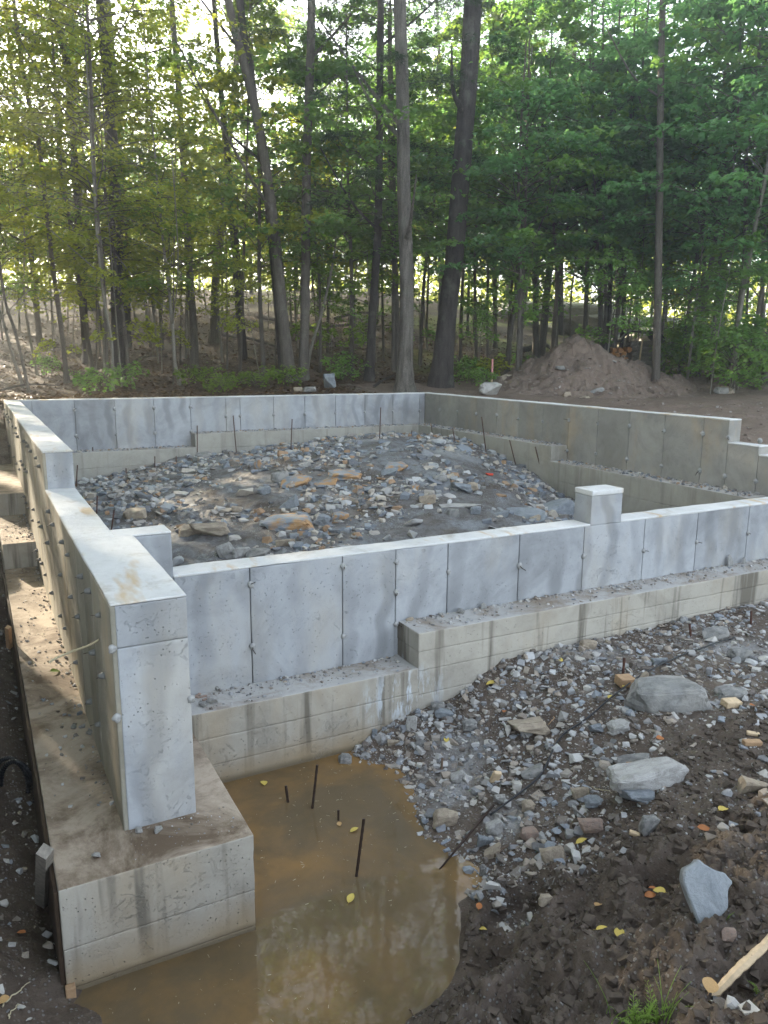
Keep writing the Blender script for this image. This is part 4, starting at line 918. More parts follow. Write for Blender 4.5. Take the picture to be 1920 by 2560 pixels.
twig([(1582, 2400), (1570, 2450), (1545, 2500)], .003, M_ROOT, 'crooked root lying on the mud in the foreground', wig=.03)
twig([(985, 2510), (1010, 2530), (1040, 2560)], .004, M_ROOT, 'brown twig at the bottom edge of the pool')
twig([(1735, 2180), (1775, 2178), (1812, 2178)], .004, M_WOODG, 'short grey stick just above the upright slab')
twig([(1372, 1770), (1385, 1800), (1370, 1823)], .004, M_WOODB, 'reddish splinter on the gravel below the footing')
twig([(1625, 1770), (1640, 1782), (1655, 1795)], .005, M_ROOT, 'dark stick before the largest boulder')
twig([(1475, 1978), (1505, 1984), (1535, 1992)], .003, M_STRAW, 'straw coloured stick left of the white topped boulder')
twig([(1085, 1822), (1110, 1818), (1140, 1818)], .005, M_ROOT, 'dark root below the slabs on the soil heap')
twig([(1232, 2150), (1262, 2135), (1290, 2122)], .004, M_ROOT, 'dark rusty stick on the mud by the pool')
TR = lambda P: P[:, 0] < -.2
twig([(4, 2535), (40, 2500), (72, 2474)], .0035, M_STRAW, 'pale dry straw in the bottom left corner', TR)
twig([(20, 2560), (35, 2540), (48, 2528)], .003, M_STRAW, 'second shorter straw in the bottom left corner', TR)
def leaf_mesh(seed, kind=0):
    r = random.Random(seed); n = 11; Vv = []; 
    for i in range(n):
        t_ = i / (n - 1); wv_ = (.27 if kind == 0 else .40) * math.sin(math.pi * min(1, t_ ** .85)) ** .8; x = t_ - .5; cz = .07 * math.sin(t_ * 3.1) + r.uniform(-.01, .01)
        Vv += [(x, -wv_, cz + .10 * wv_ + r.uniform(0, .03)), (x, 0, cz - .02), (x, wv_, cz + .12 * wv_)]
    F = [[i * 3 + k, i * 3 + k + 1, i * 3 + 4 + k, i * 3 + 3 + k] for i in range(n - 1) for k in (0, 1)]
    st, sf = tube(K([(-.5, 0, .0), (-.62, .02, .01), (-.72, .06, .0)]), .008, 4)
    A_ = Acc(); A_.add(Vv, K(F)); A_.add(st, sf); return A_.mesh('fallen_leaf', True)
LV = [leaf_mesh(i, i % 2) for i in range(4)]
def leaf(u, v, wpx, mat, label, k=0, skip=FRT, z=None, rz=None, tilt=.3):
    p = ground(u, v, skip=skip) if z is None else at_plane(u, v, 2, z); s = wpx * ((p - CAMP) @ FWD) / FPX
    o = bpy.data.objects.new('fallen_leaf', LV[k]); COL.objects.link(o); o.location = (p[0], p[1], p[2] + .006 + (.012 if z is None else 0)); 
    o.rotation_euler = (rs.uniform(-tilt, tilt), rs.uniform(-tilt, tilt), rs.uniform(0, 6.3) if rz is None else rz); o.scale = (s, s, s)
    if not LV[k].materials: LV[k].materials.append(mat)
    o.material_slots[0].link = 'OBJECT'; o.material_slots[0].material = mat; return tag(o, label, 'leaf', 'fallen leaves')
leaf(1547, 2349, 46, M_FYEL, 'yellow oval leaf on the dark mud, the larger of two', 0, rz=.9); leaf(1500, 2374, 30, M_FYEL, 'small greenish yellow leaf left of the larger yellow one', 2, rz=-.4)
leaf(1625, 2246, 36, M_FORA, 'orange brown leaf touching a yellow one in the mud', 0, rz=-.1); leaf(1648, 2232, 32, M_FYEL, 'yellow leaf touching the orange brown one', 1); leaf(1632, 2224, 24, M_FORA, 'dark red leaf behind the yellow leaf', 2)
leaf(1761, 2088, 42, M_FORA, 'orange leaf lying in the mud above the upright slab', 0, rz=-.5); leaf(1769, 2517, 50, M_FBRN, 'broad tan leaf below the pale wood slat', 1, rz=.6); leaf(1502, 2203, 20, M_FYEL, 'little pale yellow leaf near the boot hole', 3)
leaf(1806, 2045, 40, M_FYEL, 'long yellow leaf on the gravel at right', 2, rz=.2); leaf(1650, 1853, 22, M_FORA, 'red orange leaf on the gravel between the boulders', 1); leaf(1116, 1858, 26, M_FYEL, 'yellow leaf standing in the grey mud', 0, rz=1.4)
leaf(1400, 1662, 20, M_FYEL, 'yellow leaf on the dark soil below the footing', 0); leaf(1228, 1712, 30, M_FYEL, 'yellow leaf on the soil heap against the footing', 2); leaf(1562, 1728, 20, M_FYEL, 'yellow leaf below the wooden block', 0)
leaf(1453, 2113, 32, M_FYEL, 'narrow yellow leaf above the tan wedge rock', 2, rz=-.2); leaf(1495, 2280, 26, M_FBRN, 'curled tan leaf in the churned mud', 1); leaf(1309, 2312, 30, M_FBRN, 'crumpled brown leaf in the churned mud', 3); leaf(1196, 2310, 20, M_FORA, 'orange leaf at the lower pool edge', 1)
leaf(1206, 2342, 24, M_FYEL, 'pale yellow leaf touching the pool edge', 2); leaf(1525, 1750, 16, M_FYEL, 'green yellow leaf beside the cable', 1); leaf(1260, 1790, 14, M_FORA, 'tiny red leaf on the gravel slope', 1); leaf(1880, 1772, 16, M_FORA, 'orange leaf near the right edge above the offcuts', 1)
leaf(877, 2248, 34, M_FYEL, 'orange yellow leaf floating in front of the tallest rebar', 0, None, 0, .8, .1); leaf(886, 2077, 26, M_FYEL, 'pale yellow leaf floating beside the tallest rebar', 2, None, 0, .2, .1); leaf(660, 1960, 22, M_FYEL, 'greenish leaf floating near the footing', 1, None, 0, None, .1)
leaf(848, 2062, 16, M_FBRN, 'tan leaf caught on the shortest rebar tip', 3, None, 0, 1.5, .2); leaf(10, 2520, 30, M_FBRN, 'tan leaf at the bottom left edge', 1, TR); leaf(55, 2350, 26, M_FORA, 'reddish leaf on the dark trench floor', 2, TR)
leaf(138, 1680, 26, M_LGRN, 'green leaf lying on the left footing', 1, None, ZF1)
hero(772, 1912, 44, 18, M_RBLUE, 'blue grey stone breaking the water beside the footing', 4, 1, .1, FR, -.4); hero(864, 1912, 36, 42, M_RGREY, 'angular stone at the far pool edge', 5, 1, .1, FR, .0)
hero(620, 2000, 22, 8, M_RWHITE, 'white stone just under the surface near the footing', 2, 1, .1, FR, -3.2)
# floating specks
r_ = np.random.default_rng(3); A_ = Acc()
for i in range(1000):
    x, y = r_.uniform(-.25, 1.65), r_.uniform(-2.5, -.3)
    if vn(x * 2.2, y * 2.2, 0, 3) < r_.uniform(-.8, .6) or height(K([x]), K([y]), False)[0] > -.01 or (x < .5 and y > -1.52): continue
    th = r_.random() * 6.28; L_ = .0015 + .009 * r_.random() ** 2.5; c_, s__ = math.cos(th) * L_, math.sin(th) * L_; a_, b_ = -math.sin(th) * .0007, math.cos(th) * .0007
    A_.add([(x - c_ - a_, y - s__ - b_, .002), (x + c_ - a_, y + s__ - b_, .002), (x + c_ + a_, y + s__ + b_, .003), (x - c_ + a_, y - s__ + b_, .003)], K([[0, 1, 2, 3]]))
tag(link('floating_debris', A_.mesh('floating_debris'), M_STRAW), 'straw bits and specks floating on the brown pool', kind='stuff')
# weeds at the bottom edge
def weed(u, v, n, hpx, mat, label, seed, feather=True, name='weed'):
    r = random.Random(seed); p = ground(u, v, skip=FR); k_ = ((p - CAMP) @ FWD) / FPX; A_ = Acc()
    for i in range(n):
        a = r.uniform(0, 6.28); L = hpx * k_ * r.uniform(.6, 1.1); lean = r.uniform(.2, .9)
        P = np.array([[math.cos(a) * L * lean * t_ ** 1.5, math.sin(a) * L * lean * t_ ** 1.5, L * t_ * (1 - .25 * t_)] for t_ in np.linspace(0, 1, 8)]) + K([r.uniform(-1, 1), r.uniform(-1, 1), 0]) * L * .25
        v_, f_ = tube(P, np.linspace(.0016, .0006, 8), 4, False); A_.add(v_, f_)
        if feather:
            for j in range(1, 8):
                for sgn in (-1, 1):
                    d = K([-math.sin(a) * sgn, math.cos(a) * sgn, .35]) + K([math.cos(a), math.sin(a), .3]) * .6; l_ = L * .26 * (1.1 - j / 9)
                    q = P[j]; sd = K([math.cos(a), math.sin(a), 0]) * l_ * .16
                    A_.add([q, q + d * l_ * .5 - sd, q + d * l_, q + d * l_ * .5 + sd], K([[0, 1, 2, 3]]))
                    q2 = q + d * l_ * .5
                    for s2 in (-1, 1):
                        d2 = d + K([math.cos(a), math.sin(a), 0]) * s2 * .9; A_.add([q2, q2 + d2 * l_ * .25 - sd * .6, q2 + d2 * l_ * .5, q2 + d2 * l_ * .25 + sd * .6], K([[0, 1, 2, 3]]))
    o = link(name, A_.mesh(name), mat, None, tuple(p)); return tag(o, label, 'plant')
weed(1590, 2560, 10, 75, M_GRASS, 'feathery bright green weed at the bottom edge', 1)
weed(1640, 2562, 9, 70, M_GRASS, 'feathery weed to the right of the first at the bottom edge', 2)
weed(1665, 2570, 9, 130, M_GRASS, 'thin grass blades fanning out behind the feathery weeds', 3, False)
weed(1530, 2570, 6, 130, M_GRASS, 'grass blades left of the feathery weeds', 6, False)
weed(1893, 2455, 3, 36, M_GRASS, 'small green sprout beside the wood slat', 4); weed(1815, 2335, 3, 44, M_GRASS, 'single grass sprout in front of the upright slab', 5, False)
# trench things
for i, (dx, rr_) in enumerate(((0, .115), (.03, .10))):
    c = at_depth(20, 2035, 3.6) ; c = K([-.385 - dx, .02 + .10 * i, .10]); th = np.linspace(-.2, 3.5, 60); P = np.stack([c[0] - .085 * np.cos(th), c[1] + np.cos(th) * rr_ * .6, .10 + np.sin(th) * rr_ * 1.5], 1)
    R = np.full(60, .015); R[::2] *= .84; v, f = tube(P, R, 10); tag(link('drain_hose', mesh_np('drain_hose', v, f), M_BLACK), ('outer' if i == 0 else 'inner') + ' loop of black corrugated drain hose in the trench', 'hose', 'loops of drain hose')
p0 = at_plane(107, 2262, 0, -.335); p1 = at_plane(112, 2128, 0, -.325)
v, f = tube(K([p0, (p0 + p1) / 2, p1]), [.034, .035, .033], 4); tag(link('wood_post', mesh_np('wood_post', v, f), M_WOODG), 'grey wooden offcut standing against the footing in the trench', 'wood post')
p0 = at_plane(24, 1618, 0, -.34); p1 = at_plane(20, 1568, 0, -.34); v, f = tube(K([p0, (p0 + p1) / 2, p1]), .022, 4); tag(link('wood_post', mesh_np('wood_post', v, f), M_WOODB), 'small brown stake farther back in the trench', 'wood post')
block('form_board', (-.312, -1.50, -.05), (-.2935, 3.55, .455), M_FORM, None, r=.002, chip=.008, seed=3, wav=.004); fb = bpy.data.objects['form_board']; tag(fb, 'dark plywood form board still clinging to the outer side of the left footing', 'form board')
o = block('corner_stake', (-.30, -1.545, -.2), (-.262, -1.5145, .05), M_WOODB, None, r=.002); tag(o, 'tan wooden stake at the outer bottom corner of the near footing block', 'stake')
# red paint mark on the rubble
p = ground(1222, 1183, skip=INS); n_ = 12; xs_ = np.linspace(-.13, .13, n_); A2, B2 = np.meshgrid(xs_, xs_); zz = height(p[0] + A2, p[1] + B2)
inst('painted_stone', BIG[6], M_PAINTR, (p[0], p[1], p[2] + .0), (.2, .1, .4), (.17, .13, .12), 'stone sprayed bright red on the mound near the right footing', 'stone')
inst('painted_stone', BIG[2], M_PAINTR, tuple(ground(1212, 1165, skip=INS)), (.2, .1, 1.4), (.07, .06, .05), 'smaller red sprayed stone just above the bright red one', 'stone')
for i, (u, v) in enumerate(((505, 1743), (517, 1748), (494, 1740))):
    p = at_plane(u, v, 2, ZF1); vv, ff, _ = conc_block((-.03, -.008, 0), (.03, .008, .008), r=.001, chip=.003, res=.02); o = link('red_splinter', mesh_np('red_splinter', vv, ff), M_RRED, None, tuple(p)); o.rotation_euler = (0, 0, .4 * i); tag(o, ('middle', 'right', 'left')[i] + ' of three reddish splinters on the footing beside the buttress', 'splinter', 'reddish splinters')

# ------------------------------------------------------------------ dirt pile, stake, woodpile, outcrop
pc = at_depth(1475, 900, 18.6); 
nx_, ny_ = 240, 150; lx = np.linspace(-4.2, 6.2, nx_); ly = np.linspace(-2.3, 3.2, ny_); A2, B2 = np.meshgrid(lx, ly)
h_ = 1.30 * np.exp(-((A2 + .1) / 1.15) ** 2 - (B2 / 1.1) ** 2) + .62 * np.exp(-((A2 + .9) / 1.2) ** 2 - (B2 / 1.4) ** 2) + .50 * np.exp(-((A2 - 1.55) / 1.25) ** 2 - ((B2 - .2) / 1.2) ** 2) + .34 * np.exp(-((A2 - 3.6) / 1.3) ** 2 - ((B2 - .5) / .9) ** 2)
h_ = h_ * .66 * (1 + .22 * fbm(A2 * 1.6, B2 * 1.6, 0, 4, 8)) + .26 * fbm(A2 * 2.8, B2 * 2.8, 0, 5, 18, .62) * sm(.0, .35, h_) + .09 * (1 - np.abs(fbm(A2 * 6, B2 * 6, 0, 3, 28)) * 2) * sm(.05, .4, h_) - .10
wxp = pc[0] + A2 * .8850 + B2 * .4666; wyp = pc[1] - A2 * .4666 + B2 * .8850
zb_ = height(wxp, wyp, False); Vp = np.stack([wxp, wyp, zb_ + h_], -1).reshape(-1, 3); ii = (np.arange(ny_ - 1)[:, None] * nx_ + np.arange(nx_ - 1)[None])
PILEH = (pc, )
o = link('dirt_pile', mesh_np('dirt_pile', Vp, np.stack([ii, ii + 1, ii + nx_ + 1, ii + nx_], -1).reshape(-1, 4), True), soil('pile_soil', (0.24, 0.18, 0.14), (0.19, 0.14, 0.11), (0.13, 0.095, 0.07), wet=0, gritamt=.6, bumpd=.05)); tag(o, 'tall heap of brown excavated soil with roots beyond the right wall', 'dirt pile')
def pile_pt(a, b, lift=0.0):
    i = int(np.argmin(abs(lx - a))); j = int(np.argmin(abs(ly - b))); return Vp[j * nx_ + i] + K([0, 0, lift])
for i, (a, b, s, lab) in enumerate(((-.85, -.75, .32, 'grey stone high on the left flank of the dirt pile'), (-.2, -1.5, .4, 'dark stone low in the middle of the dirt pile'), (-1.0, -1.9, .28, 'pale stone at the left foot of the dirt pile'), (-.6, -2.0, .3, 'tan stone at the foot of the dirt pile next to the pale one'), (1.2, -1.95, .24, 'small stone at the foot of the dirt pile in the middle'), (3.0, -.8, .5, 'flat rock on the low right tail of the dirt pile'), (.35, -.75, .12, 'white pebble on the face of the dirt pile'), (2.3, -1.4, .2, 'brown stone on the right flank of the dirt pile'))):
    inst('stone', BIG[i], (M_RGREY, M_RGREY, M_RTAN, M_RTAN, M_RTAN, M_RTAN, M_RWHITE, M_RTAN)[i], tuple(pile_pt(a, b, .02)), rot(rs, .4), (s, s * .8, s * .7), lab, 'stone')
rr = random.Random(5)
for i in range(14):
    a, b = rr.uniform(-1.6, 3.2), rr.uniform(-1.6, -.2); P = [pile_pt(a, b, 0)]; dx = rr.uniform(-.06, .06); 
    for k in range(6): P.append(pile_pt(a + dx * k, b - .05 * k, .03 + .05 * math.sin(k)))
    v, f = tube(smooth_path(P, 12), .008, 5); tag(link('root', mesh_np('root', v, f, True), M_ROOT), 'torn root sticking out of the heap of soil', 'root', 'roots in the dirt pile')
def pos_pile(r, n):
    i = r.integers(0, nx_, n); j = r.integers(0, ny_, n); q = Vp[j * nx_ + i]; k = h_[j, i] > .02; q = q[k]; return q[:, 0], q[:, 1], q[:, 2]
gravel('pile_clods', 9000, pos_pile, .015, .10, rock_mat('pile_clod', [(0.20, 0.15, 0.115), (0.16, 0.12, 0.09), (0.24, 0.19, 0.15), (0.13, 0.10, 0.075), (0.30, 0.27, 0.24)], True), 'clods and small stones on the face of the dirt pile', 61)
def pos_dirt(r, n):
    x = r.uniform(7.9, 17, n); y = r.uniform(-1, 13, n); d_ = fbm(x * .9, y * .9, 0, 3, 17) > -.05; x, y = x[d_], y[d_]; return x, y, None
gravel('dirt_clods', 7000, pos_dirt, .012, .07, rock_mat('dirt_clod', [(0.18, 0.13, 0.10), (0.14, 0.10, 0.075), (0.22, 0.17, 0.135), (0.28, 0.26, 0.24)], True), 'clods and stones on the bare dirt beyond the right wall', 62)
# marker stake
b = ground(1229, 962, skip=BEH); d = (b - CAMP) @ FWD; tp = at_depth(1230, 898, d); T_ = thing('marker_stake', 'thin wooden survey stake with a pink painted top behind the far right corner', 'stake', tuple(b)); L = tp[2] - b[2]
for nm, z0, z1, m in (('stake_shaft', -.1, L * .45, M_WOODP), ('painted_top', L * .45 + .001, L, M_PINK)):
    vv, ff, _ = conc_block((-.025, -.012, z0), (.025, .012, z1), r=.002, chip=.004, res=.1); ob = link(nm, mesh_np(nm, vv, ff), m, T_)
# woodpile
wp = at_depth(1575, 912, 21.5); wp[2] = float(height(K([wp[0]]), K([wp[1]]))[0])
rr = random.Random(8); kk = 21.5 / FPX; nlog = 0
right_ = K([.8850, -.4666, 0]); back_ = K([.4666, .8850, 0])
def logm(L, r, seed):
    r_ = random.Random(seed); n = 9; prof = [1 + r_.uniform(-.25, .2) for _ in range(n)]
    P = K([[-L / 2, 0, 0], [0, 0, .01], [L / 2, 0, 0]]); v, f = tube(P, r, n); v = v.copy()
    for i in range(3):
        for j in range(n): v[i * n + j] = P[i] + (v[i * n + j] - P[i]) * prof[j]
    me = mesh_np('split_log', v, f); return me
for row in range(7):
    for c in range(3):
        r0 = rr.uniform(.06, .085); me = logm(rr.uniform(.42, .6), r0, row * 10 + c); p = wp + right_ * (.28 + .22 * (c % 2)) + back_ * (c * .30) + K([0, 0, .08 + row * .135])
        o = link('split_log', me, M_WOODG, None, tuple(p)); o.rotation_euler = (rr.uniform(0, 6), rr.uniform(-.08, .08), YAW + rr.uniform(-.12, .12)); tag(o, 'weathered split log lying lengthwise in the firewood stack', 'firewood', 'lengthwise logs of the firewood stack'); 
    for c in range(4):
        r0 = rr.uniform(.055, .08); me = logm(.45, r0, 500 + row * 10 + c); p = wp + right_ * (-.75 + c * .18 + (row % 2) * .07) + K([0, 0, .08 + row * .125])
        if row > 5 - (c == 0): continue
        o = link('split_log', me, M_WOODO, None, tuple(p)); o.rotation_euler = (rr.uniform(0, 6), rr.uniform(-.1, .1), YAW + math.pi / 2 + rr.uniform(-.2, .2)); tag(o, 'orange split log showing its end in the firewood stack', 'firewood', 'end-on orange logs of the firewood stack')
n_ = 14; A2, B2 = np.meshgrid(np.linspace(-.62, .62, n_), np.linspace(-.35, .8, n_)); zt = 1.12 + .10 * np.cos(A2 * 2.2) - .22 * sm(.45, .62, np.abs(A2)) + .03 * fbm(A2 * 5, B2 * 5, 0, 3, 3)
Vt = wp + (A2[..., None] + .22) * right_ + B2[..., None] * back_ + zt[..., None] * K([0, 0, 1]); ii = (np.arange(n_ - 1)[:, None] * n_ + np.arange(n_ - 1)[None])
v1 = Vt.reshape(-1, 3); tme = mesh_np('tarp', v1, np.stack([ii, ii + 1, ii + n_ + 1, ii + n_], -1).reshape(-1, 4), True); o = link('tarp', tme, M_TARP); md = o.modifiers.new('thickness', 'SOLIDIFY'); md.thickness = .012; tag(o, 'black tarp covering the top of the firewood stack', 'tarp')
v, f = tube(K([wp - back_ * .35 + right_ * .1 + K([0, 0, -.1]), wp - back_ * .33 + right_ * .19 + K([0, 0, .98])]), .022, 6); tag(link('pole', mesh_np('pole', v, f), M_WOODP), 'pale pole leaning against the firewood stack', 'pole')
# rock outcrop on the right slope
rr = random.Random(3)
for i, (u, v, dd, wd, hd, lab) in enumerate(((1400, 775, 36, 7.5, .8, 'pale bare bedrock slope behind the trees, its left upper part'), (1560, 815, 33, 7.0, .9, 'pale bare bedrock slope behind the firewood, middle part'), (1760, 850, 30, 7.5, 1.0, 'grey bare bedrock slope at right behind the bushes'), (1905, 880, 28, 5, .8, 'grey bedrock at the right edge behind the bushes'))):
    p = at_depth(u, v, dd); me = BIG[(i * 3 + 1) % 10]; o = inst('rock_outcrop', me, M_ROUTCROP, (p[0], p[1], p[2] - .1), (.05, .03, YAW + .12), (wd, 4.5, hd * 2), lab, 'rock outcrop')
# ------------------------------------------------------------------ crowns
def crown_mesh(seed, H0, H1, R, nb, nl, ls, rise=.35, taper=.5, flat=.62, needle=False, droop=.15, lobed=False):
    """branch sprays: thin limbs with leaves spread in nearly level fans; slot 0 leaves, slot 1 twigs"""
    r = np.random.default_rng(seed)
    h = np.sort(H0 + (H1 - H0) * r.random(nb) ** .9); az = r.random(nb) * 2 * math.pi
    rel = (h - H0) / (H1 - H0); prof = (0.55 + .75 * np.sin(np.pi * np.clip(rel * .8 + .15, 0, 1))) * (1 - taper * rel ** 2)
    L = R * prof * r.uniform(.55, 1.1, nb)
    D = np.stack([np.cos(az), np.sin(az), np.zeros(nb)], 1); Sd = np.stack([-np.sin(az), np.cos(az), np.zeros(nb)], 1)
    TV = Acc()
    rise = rise * r.uniform(.2, 2.4, nb)
    def bpos(i, t):
        zz = h[i] + L[i] * (rise[i] * t - (rise[i] * .4 + droop) * t * t)
        return D[i] * (L[i] * t)[..., None] + K([0, 0, 1.0]) * zz[..., None]
    for i in range(nb):
        tt = np.linspace(0, 1, 5); P = bpos(np.full(5, i), tt); P += Sd[i] * (.05 * L[i] * np.sin(tt * 4 + i))[:, None]
        v, f = tube(P, np.linspace(.006 + .004 * L[i], .002, 5), 3, False); TV.add(v, f)
        for t0 in (.35, .5, .65, .8):
            for sg in (-1, 1):
                a = bpos(K([i]), K([t0]))[0]; w_ = L[i] * .36 * (1.15 - t0); b_ = a + (Sd[i] * sg * .8 + D[i] * .6) * w_ + K([0, 0, -.02])
                v, f = tube(K([a, (a + b_) / 2 + K([0, 0, .02]), b_]), .0022, 3, False); TV.add(v, f)
    n = nb * nl; i = np.repeat(np.arange(nb), nl); t_ = .18 + .86 * r.random(n) ** .75; s = r.normal(0, .55, n)
    clump = np.round(s * 2.2) / 2.2 + r.normal(0, .10, n)
    wd = L[i] * .34 * (1.2 - t_)
    P = bpos(i, t_) + Sd[i] * (clump * wd)[:, None] + D[i] * (np.abs(clump) * wd * .6)[:, None] + K([0, 0, 1.0]) * (r.normal(0, .05, n) - np.abs(clump) * .05)[:, None]
    la = az[i] + r.normal(0, .9, n) + np.sign(clump) * .5; ld = np.stack([np.cos(la), np.sin(la), -r.uniform(0, .7, n)], 1); ld /= np.linalg.norm(ld, axis=1)[:, None]
    nn = np.stack([r.normal(0, flat, n), r.normal(0, flat, n), np.ones(n)], 1); sd = np.cross(nn, ld); sd /= np.linalg.norm(sd, axis=1)[:, None]; up_ = np.cross(ld, sd)
    sz = ls * r.uniform(.6, 1.25, n)
    A_ = Acc()
    if needle:
        m = 3
        for k in range(m):
            ang = (k - 1) * .8; dd = ld * math.cos(ang) + sd * math.sin(ang); ss = np.cross(up_, dd)
            V_ = np.stack([P - ss * (sz * .05)[:, None], P + ss * (sz * .05)[:, None], P + dd * sz[:, None]], 1).reshape(-1, 3); A_.add(V_, np.arange(n * 3).reshape(-1, 3))
    elif lobed:
        pts = K([(0, 0), (.25, .42), (.38, .20), (.62, .50), (.66, .17), (1, 0), (.66, -.17), (.62, -.50), (.38, -.20), (.25, -.42)])
        V_ = (P[:, None] + ld[:, None] * (pts[None, :, 0:1] * sz[:, None, None]) + sd[:, None] * (pts[None, :, 1:2] * sz[:, None, None]) - up_[:, None] * (np.abs(pts[None, :, 1:2]) * .35 * sz[:, None, None])).reshape(-1, 3)
        b0 = np.arange(n)[:, None] * 10
        A_.add(V_, [b0 + K([[0, 1, 2, 3]]).astype(int), b0 + K([[0, 3, 4, 5]]).astype(int), b0 + K([[0, 5, 6, 7]]).astype(int), b0 + K([[0, 7, 8, 9]]).astype(int)])
    else:
        V_ = np.stack([P, P + ld * (sz * .5)[:, None] + sd * (sz * .34)[:, None] + up_ * (sz * .06)[:, None], P + ld * sz[:, None] - up_ * (sz * .10)[:, None], P + ld * (sz * .5)[:, None] - sd * (sz * .34)[:, None] + up_ * (sz * .06)[:, None]], 1).reshape(-1, 3)
        A_.add(V_, np.arange(n * 4).reshape(-1, 4))
    nleaf = sum(len(x) for v in A_.F.values() for x in v)
    kmin = sum(len(x) for x in TV.F.get(4, []))
    FL = {k: np.concatenate(v) for k, v in A_.F.items()}; off = A_.n
    faces = []; mats = []
    for k, v in FL.items(): faces.append(v); mats.append(np.zeros(len(v), np.int32))
    for k, v in TV.F.items():
        q = np.concatenate(v) + off; faces.append(q); mats.append(np.ones(len(q), np.int32))
    me = mesh_np('crown', np.concatenate(A_.V + TV.V), faces)
    me.materials.append(M_LGRN); me.materials.append(M_TWIG); me.polygons.foreach_set('material_index', np.concatenate(mats)[:len(me.polygons)])
    return me
CR_TALL = [crown_mesh(i, 4.5, 15.5, 3.0, 62, 105, .13) for i in range(3)]
CR_HIGH = [crown_mesh(10 + i, 7, 17, 3.2, 46, 110, .14) for i in range(2)]
CR_TOP = [crown_mesh(15 + i, 9.3, 18, 3.4, 40, 100, .14) for i in range(2)]
CR_MID = [crown_mesh(20 + i, 2.4, 9.5, 2.1, 46, 85, .105) for i in range(3)]
CR_LOW = [crown_mesh(30 + i, 1.3, 4.6, 1.5, 26, 70, .095) for i in range(2)]
CR_MAPLE = [crown_mesh(40 + i, 2.6, 9.0, 2.6, 40, 85, .15, flat=.7, lobed=True) for i in range(2)]
CR_PINE = [crown_mesh(50 + i, 4, 17, 2.8, 70, 170, .20, rise=.15, needle=True) for i in range(2)]
CR_SAP = [crown_mesh(60 + i, .7, 2.6, .9, 16, 60, .09) for i in range(2)]
CR_BUSH = [crown_mesh(70 + i, .1, 1.25, .75, 30, 34, .10, rise=.6) for i in range(3)]
CR_WEED = [crown_mesh(80 + i, .05, .42, .45, 14, 20, .085, rise=.7) for i in range(2)]
def set_crown(o, lm, s=(1, 1, 1)):
    o.material_slots[0].link = 'OBJECT'; o.material_slots[0].material = lm
def crown(parent, me, lm, loc, rt, sc=1.0, name='crown'):
    o = bpy.data.objects.new(name, me); COL.objects.link(o); o.parent = parent; o.location = loc; o.rotation_euler = rt; o.scale = (sc, sc, sc) if not isinstance(sc, tuple) else sc; set_crown(o, lm); return o
def bark_disp(seed, amp):
    def f(P, th):
        T, Z = np.meshgrid(th, np.arange(len(P)) * 1.0); return 1 + amp * fbm(np.cos(T) * 3.2, np.sin(T) * 3.2, P[:, 2][:, None] * 1.2 * np.ones_like(T), 4, seed, .6)
    return f
def tree(px, wbase, wtop, barkm, label, crowns=(), group=None, top=16.0, flare=1.5, n=9, name='tree', skip=BEH, dep=None, limbs=3, seed=0, disp=.10):
    """trunk follows the photographed line in the plane of its own foot; px = [(u,v) foot, ... upward]"""
    u, v = px[0]; b = ground(u, v, skip=skip) if dep is None else at_depth(u, v, dep)
    if dep is not None: b[2] = H1(b[0], b[1])
    d = (b - CAMP) @ FWD; pts = [b - K([0, 0, .3]), b] 
    for (uu, vv) in px[1:]:
        q = at_depth(uu, vv, d); fr_ = (q[2] - b[2]); q2 = at_depth(uu, vv, d)
        # keep the trunk in the vertical plane across the sight line through its foot
        dr = ray(uu, vv); nrm = K([.4668, .8844, 0]); tt_ = ((b - CAMP) @ nrm) / (dr @ nrm); pts.append(CAMP + dr * tt_)
    pts = np.array(pts); dirn = pts[-1] - pts[-2]; dirn /= np.linalg.norm(dirn); dirn = dirn * .6 + K([0, 0, .4]); rem = (b[2] + top) - pts[-1][2]
    if rem > .5: pts = np.vstack([pts, pts[-1] + dirn / dirn[2] * rem * .5, pts[-1] + dirn / dirn[2] * rem])
    T_ = thing(name, label, 'tree', tuple(b), group)
    m = 46; P = smooth_path(pts, m); hgt = P[:, 2] - b[2]; dd = ((b - CAMP) @ FWD)
    rb = wbase * dd / FPX / 2; rt = wtop * dd / FPX / 2
    vis = max(1.0, pts[len(px)][2] - b[2])
    R = rb + (rt - rb) * np.clip(hgt / vis, 0, 1); R = np.where(hgt > vis, rt * np.clip(1 - (hgt - vis) / max(.1, top - vis) * .75, .2, 1), R)
    R = R * (1 + (flare - 1) * np.exp(-np.clip(hgt, 0, 9) / (rb * 2.2)))
    v_, f_ = tube(P - b, R, n, True, bark_disp(seed, disp)); link('trunk', mesh_np('trunk', v_, f_, True), barkm, T_)
    rr = random.Random(seed + 77)
    for k in range(limbs):
        i0 = rr.randrange(int(m * .35), int(m * .9)); a = rr.uniform(0, 6.28); L = rr.uniform(1.2, 3.0); q0 = P[i0] - b
        d0 = K([math.cos(a), math.sin(a), rr.uniform(.35, 1.1)]); Q_ = smooth_path([q0, q0 + d0 * L * .45, q0 + d0 * L + K([rr.uniform(-.3, .3), rr.uniform(-.3, .3), .3])], 8)
        v_, f_ = tube(Q_, np.linspace(R[i0] * .42, .012, 8), 5); link('limb', mesh_np('limb', v_, f_, True), barkm, T_)
    up_ = P[-8] - b; tilt = Vector(up_).normalized().to_track_quat('Z', 'Y')
    for k, (me, lm, sc) in enumerate(crowns):
        e = (tilt @ Matrix.Rotation(rr.uniform(0, 6.28), 3, 'Z').to_quaternion()).to_euler() if True else None
        crown(T_, me, lm, (0, 0, 0), e, sc)
    return T_, b
Z4 = .5787
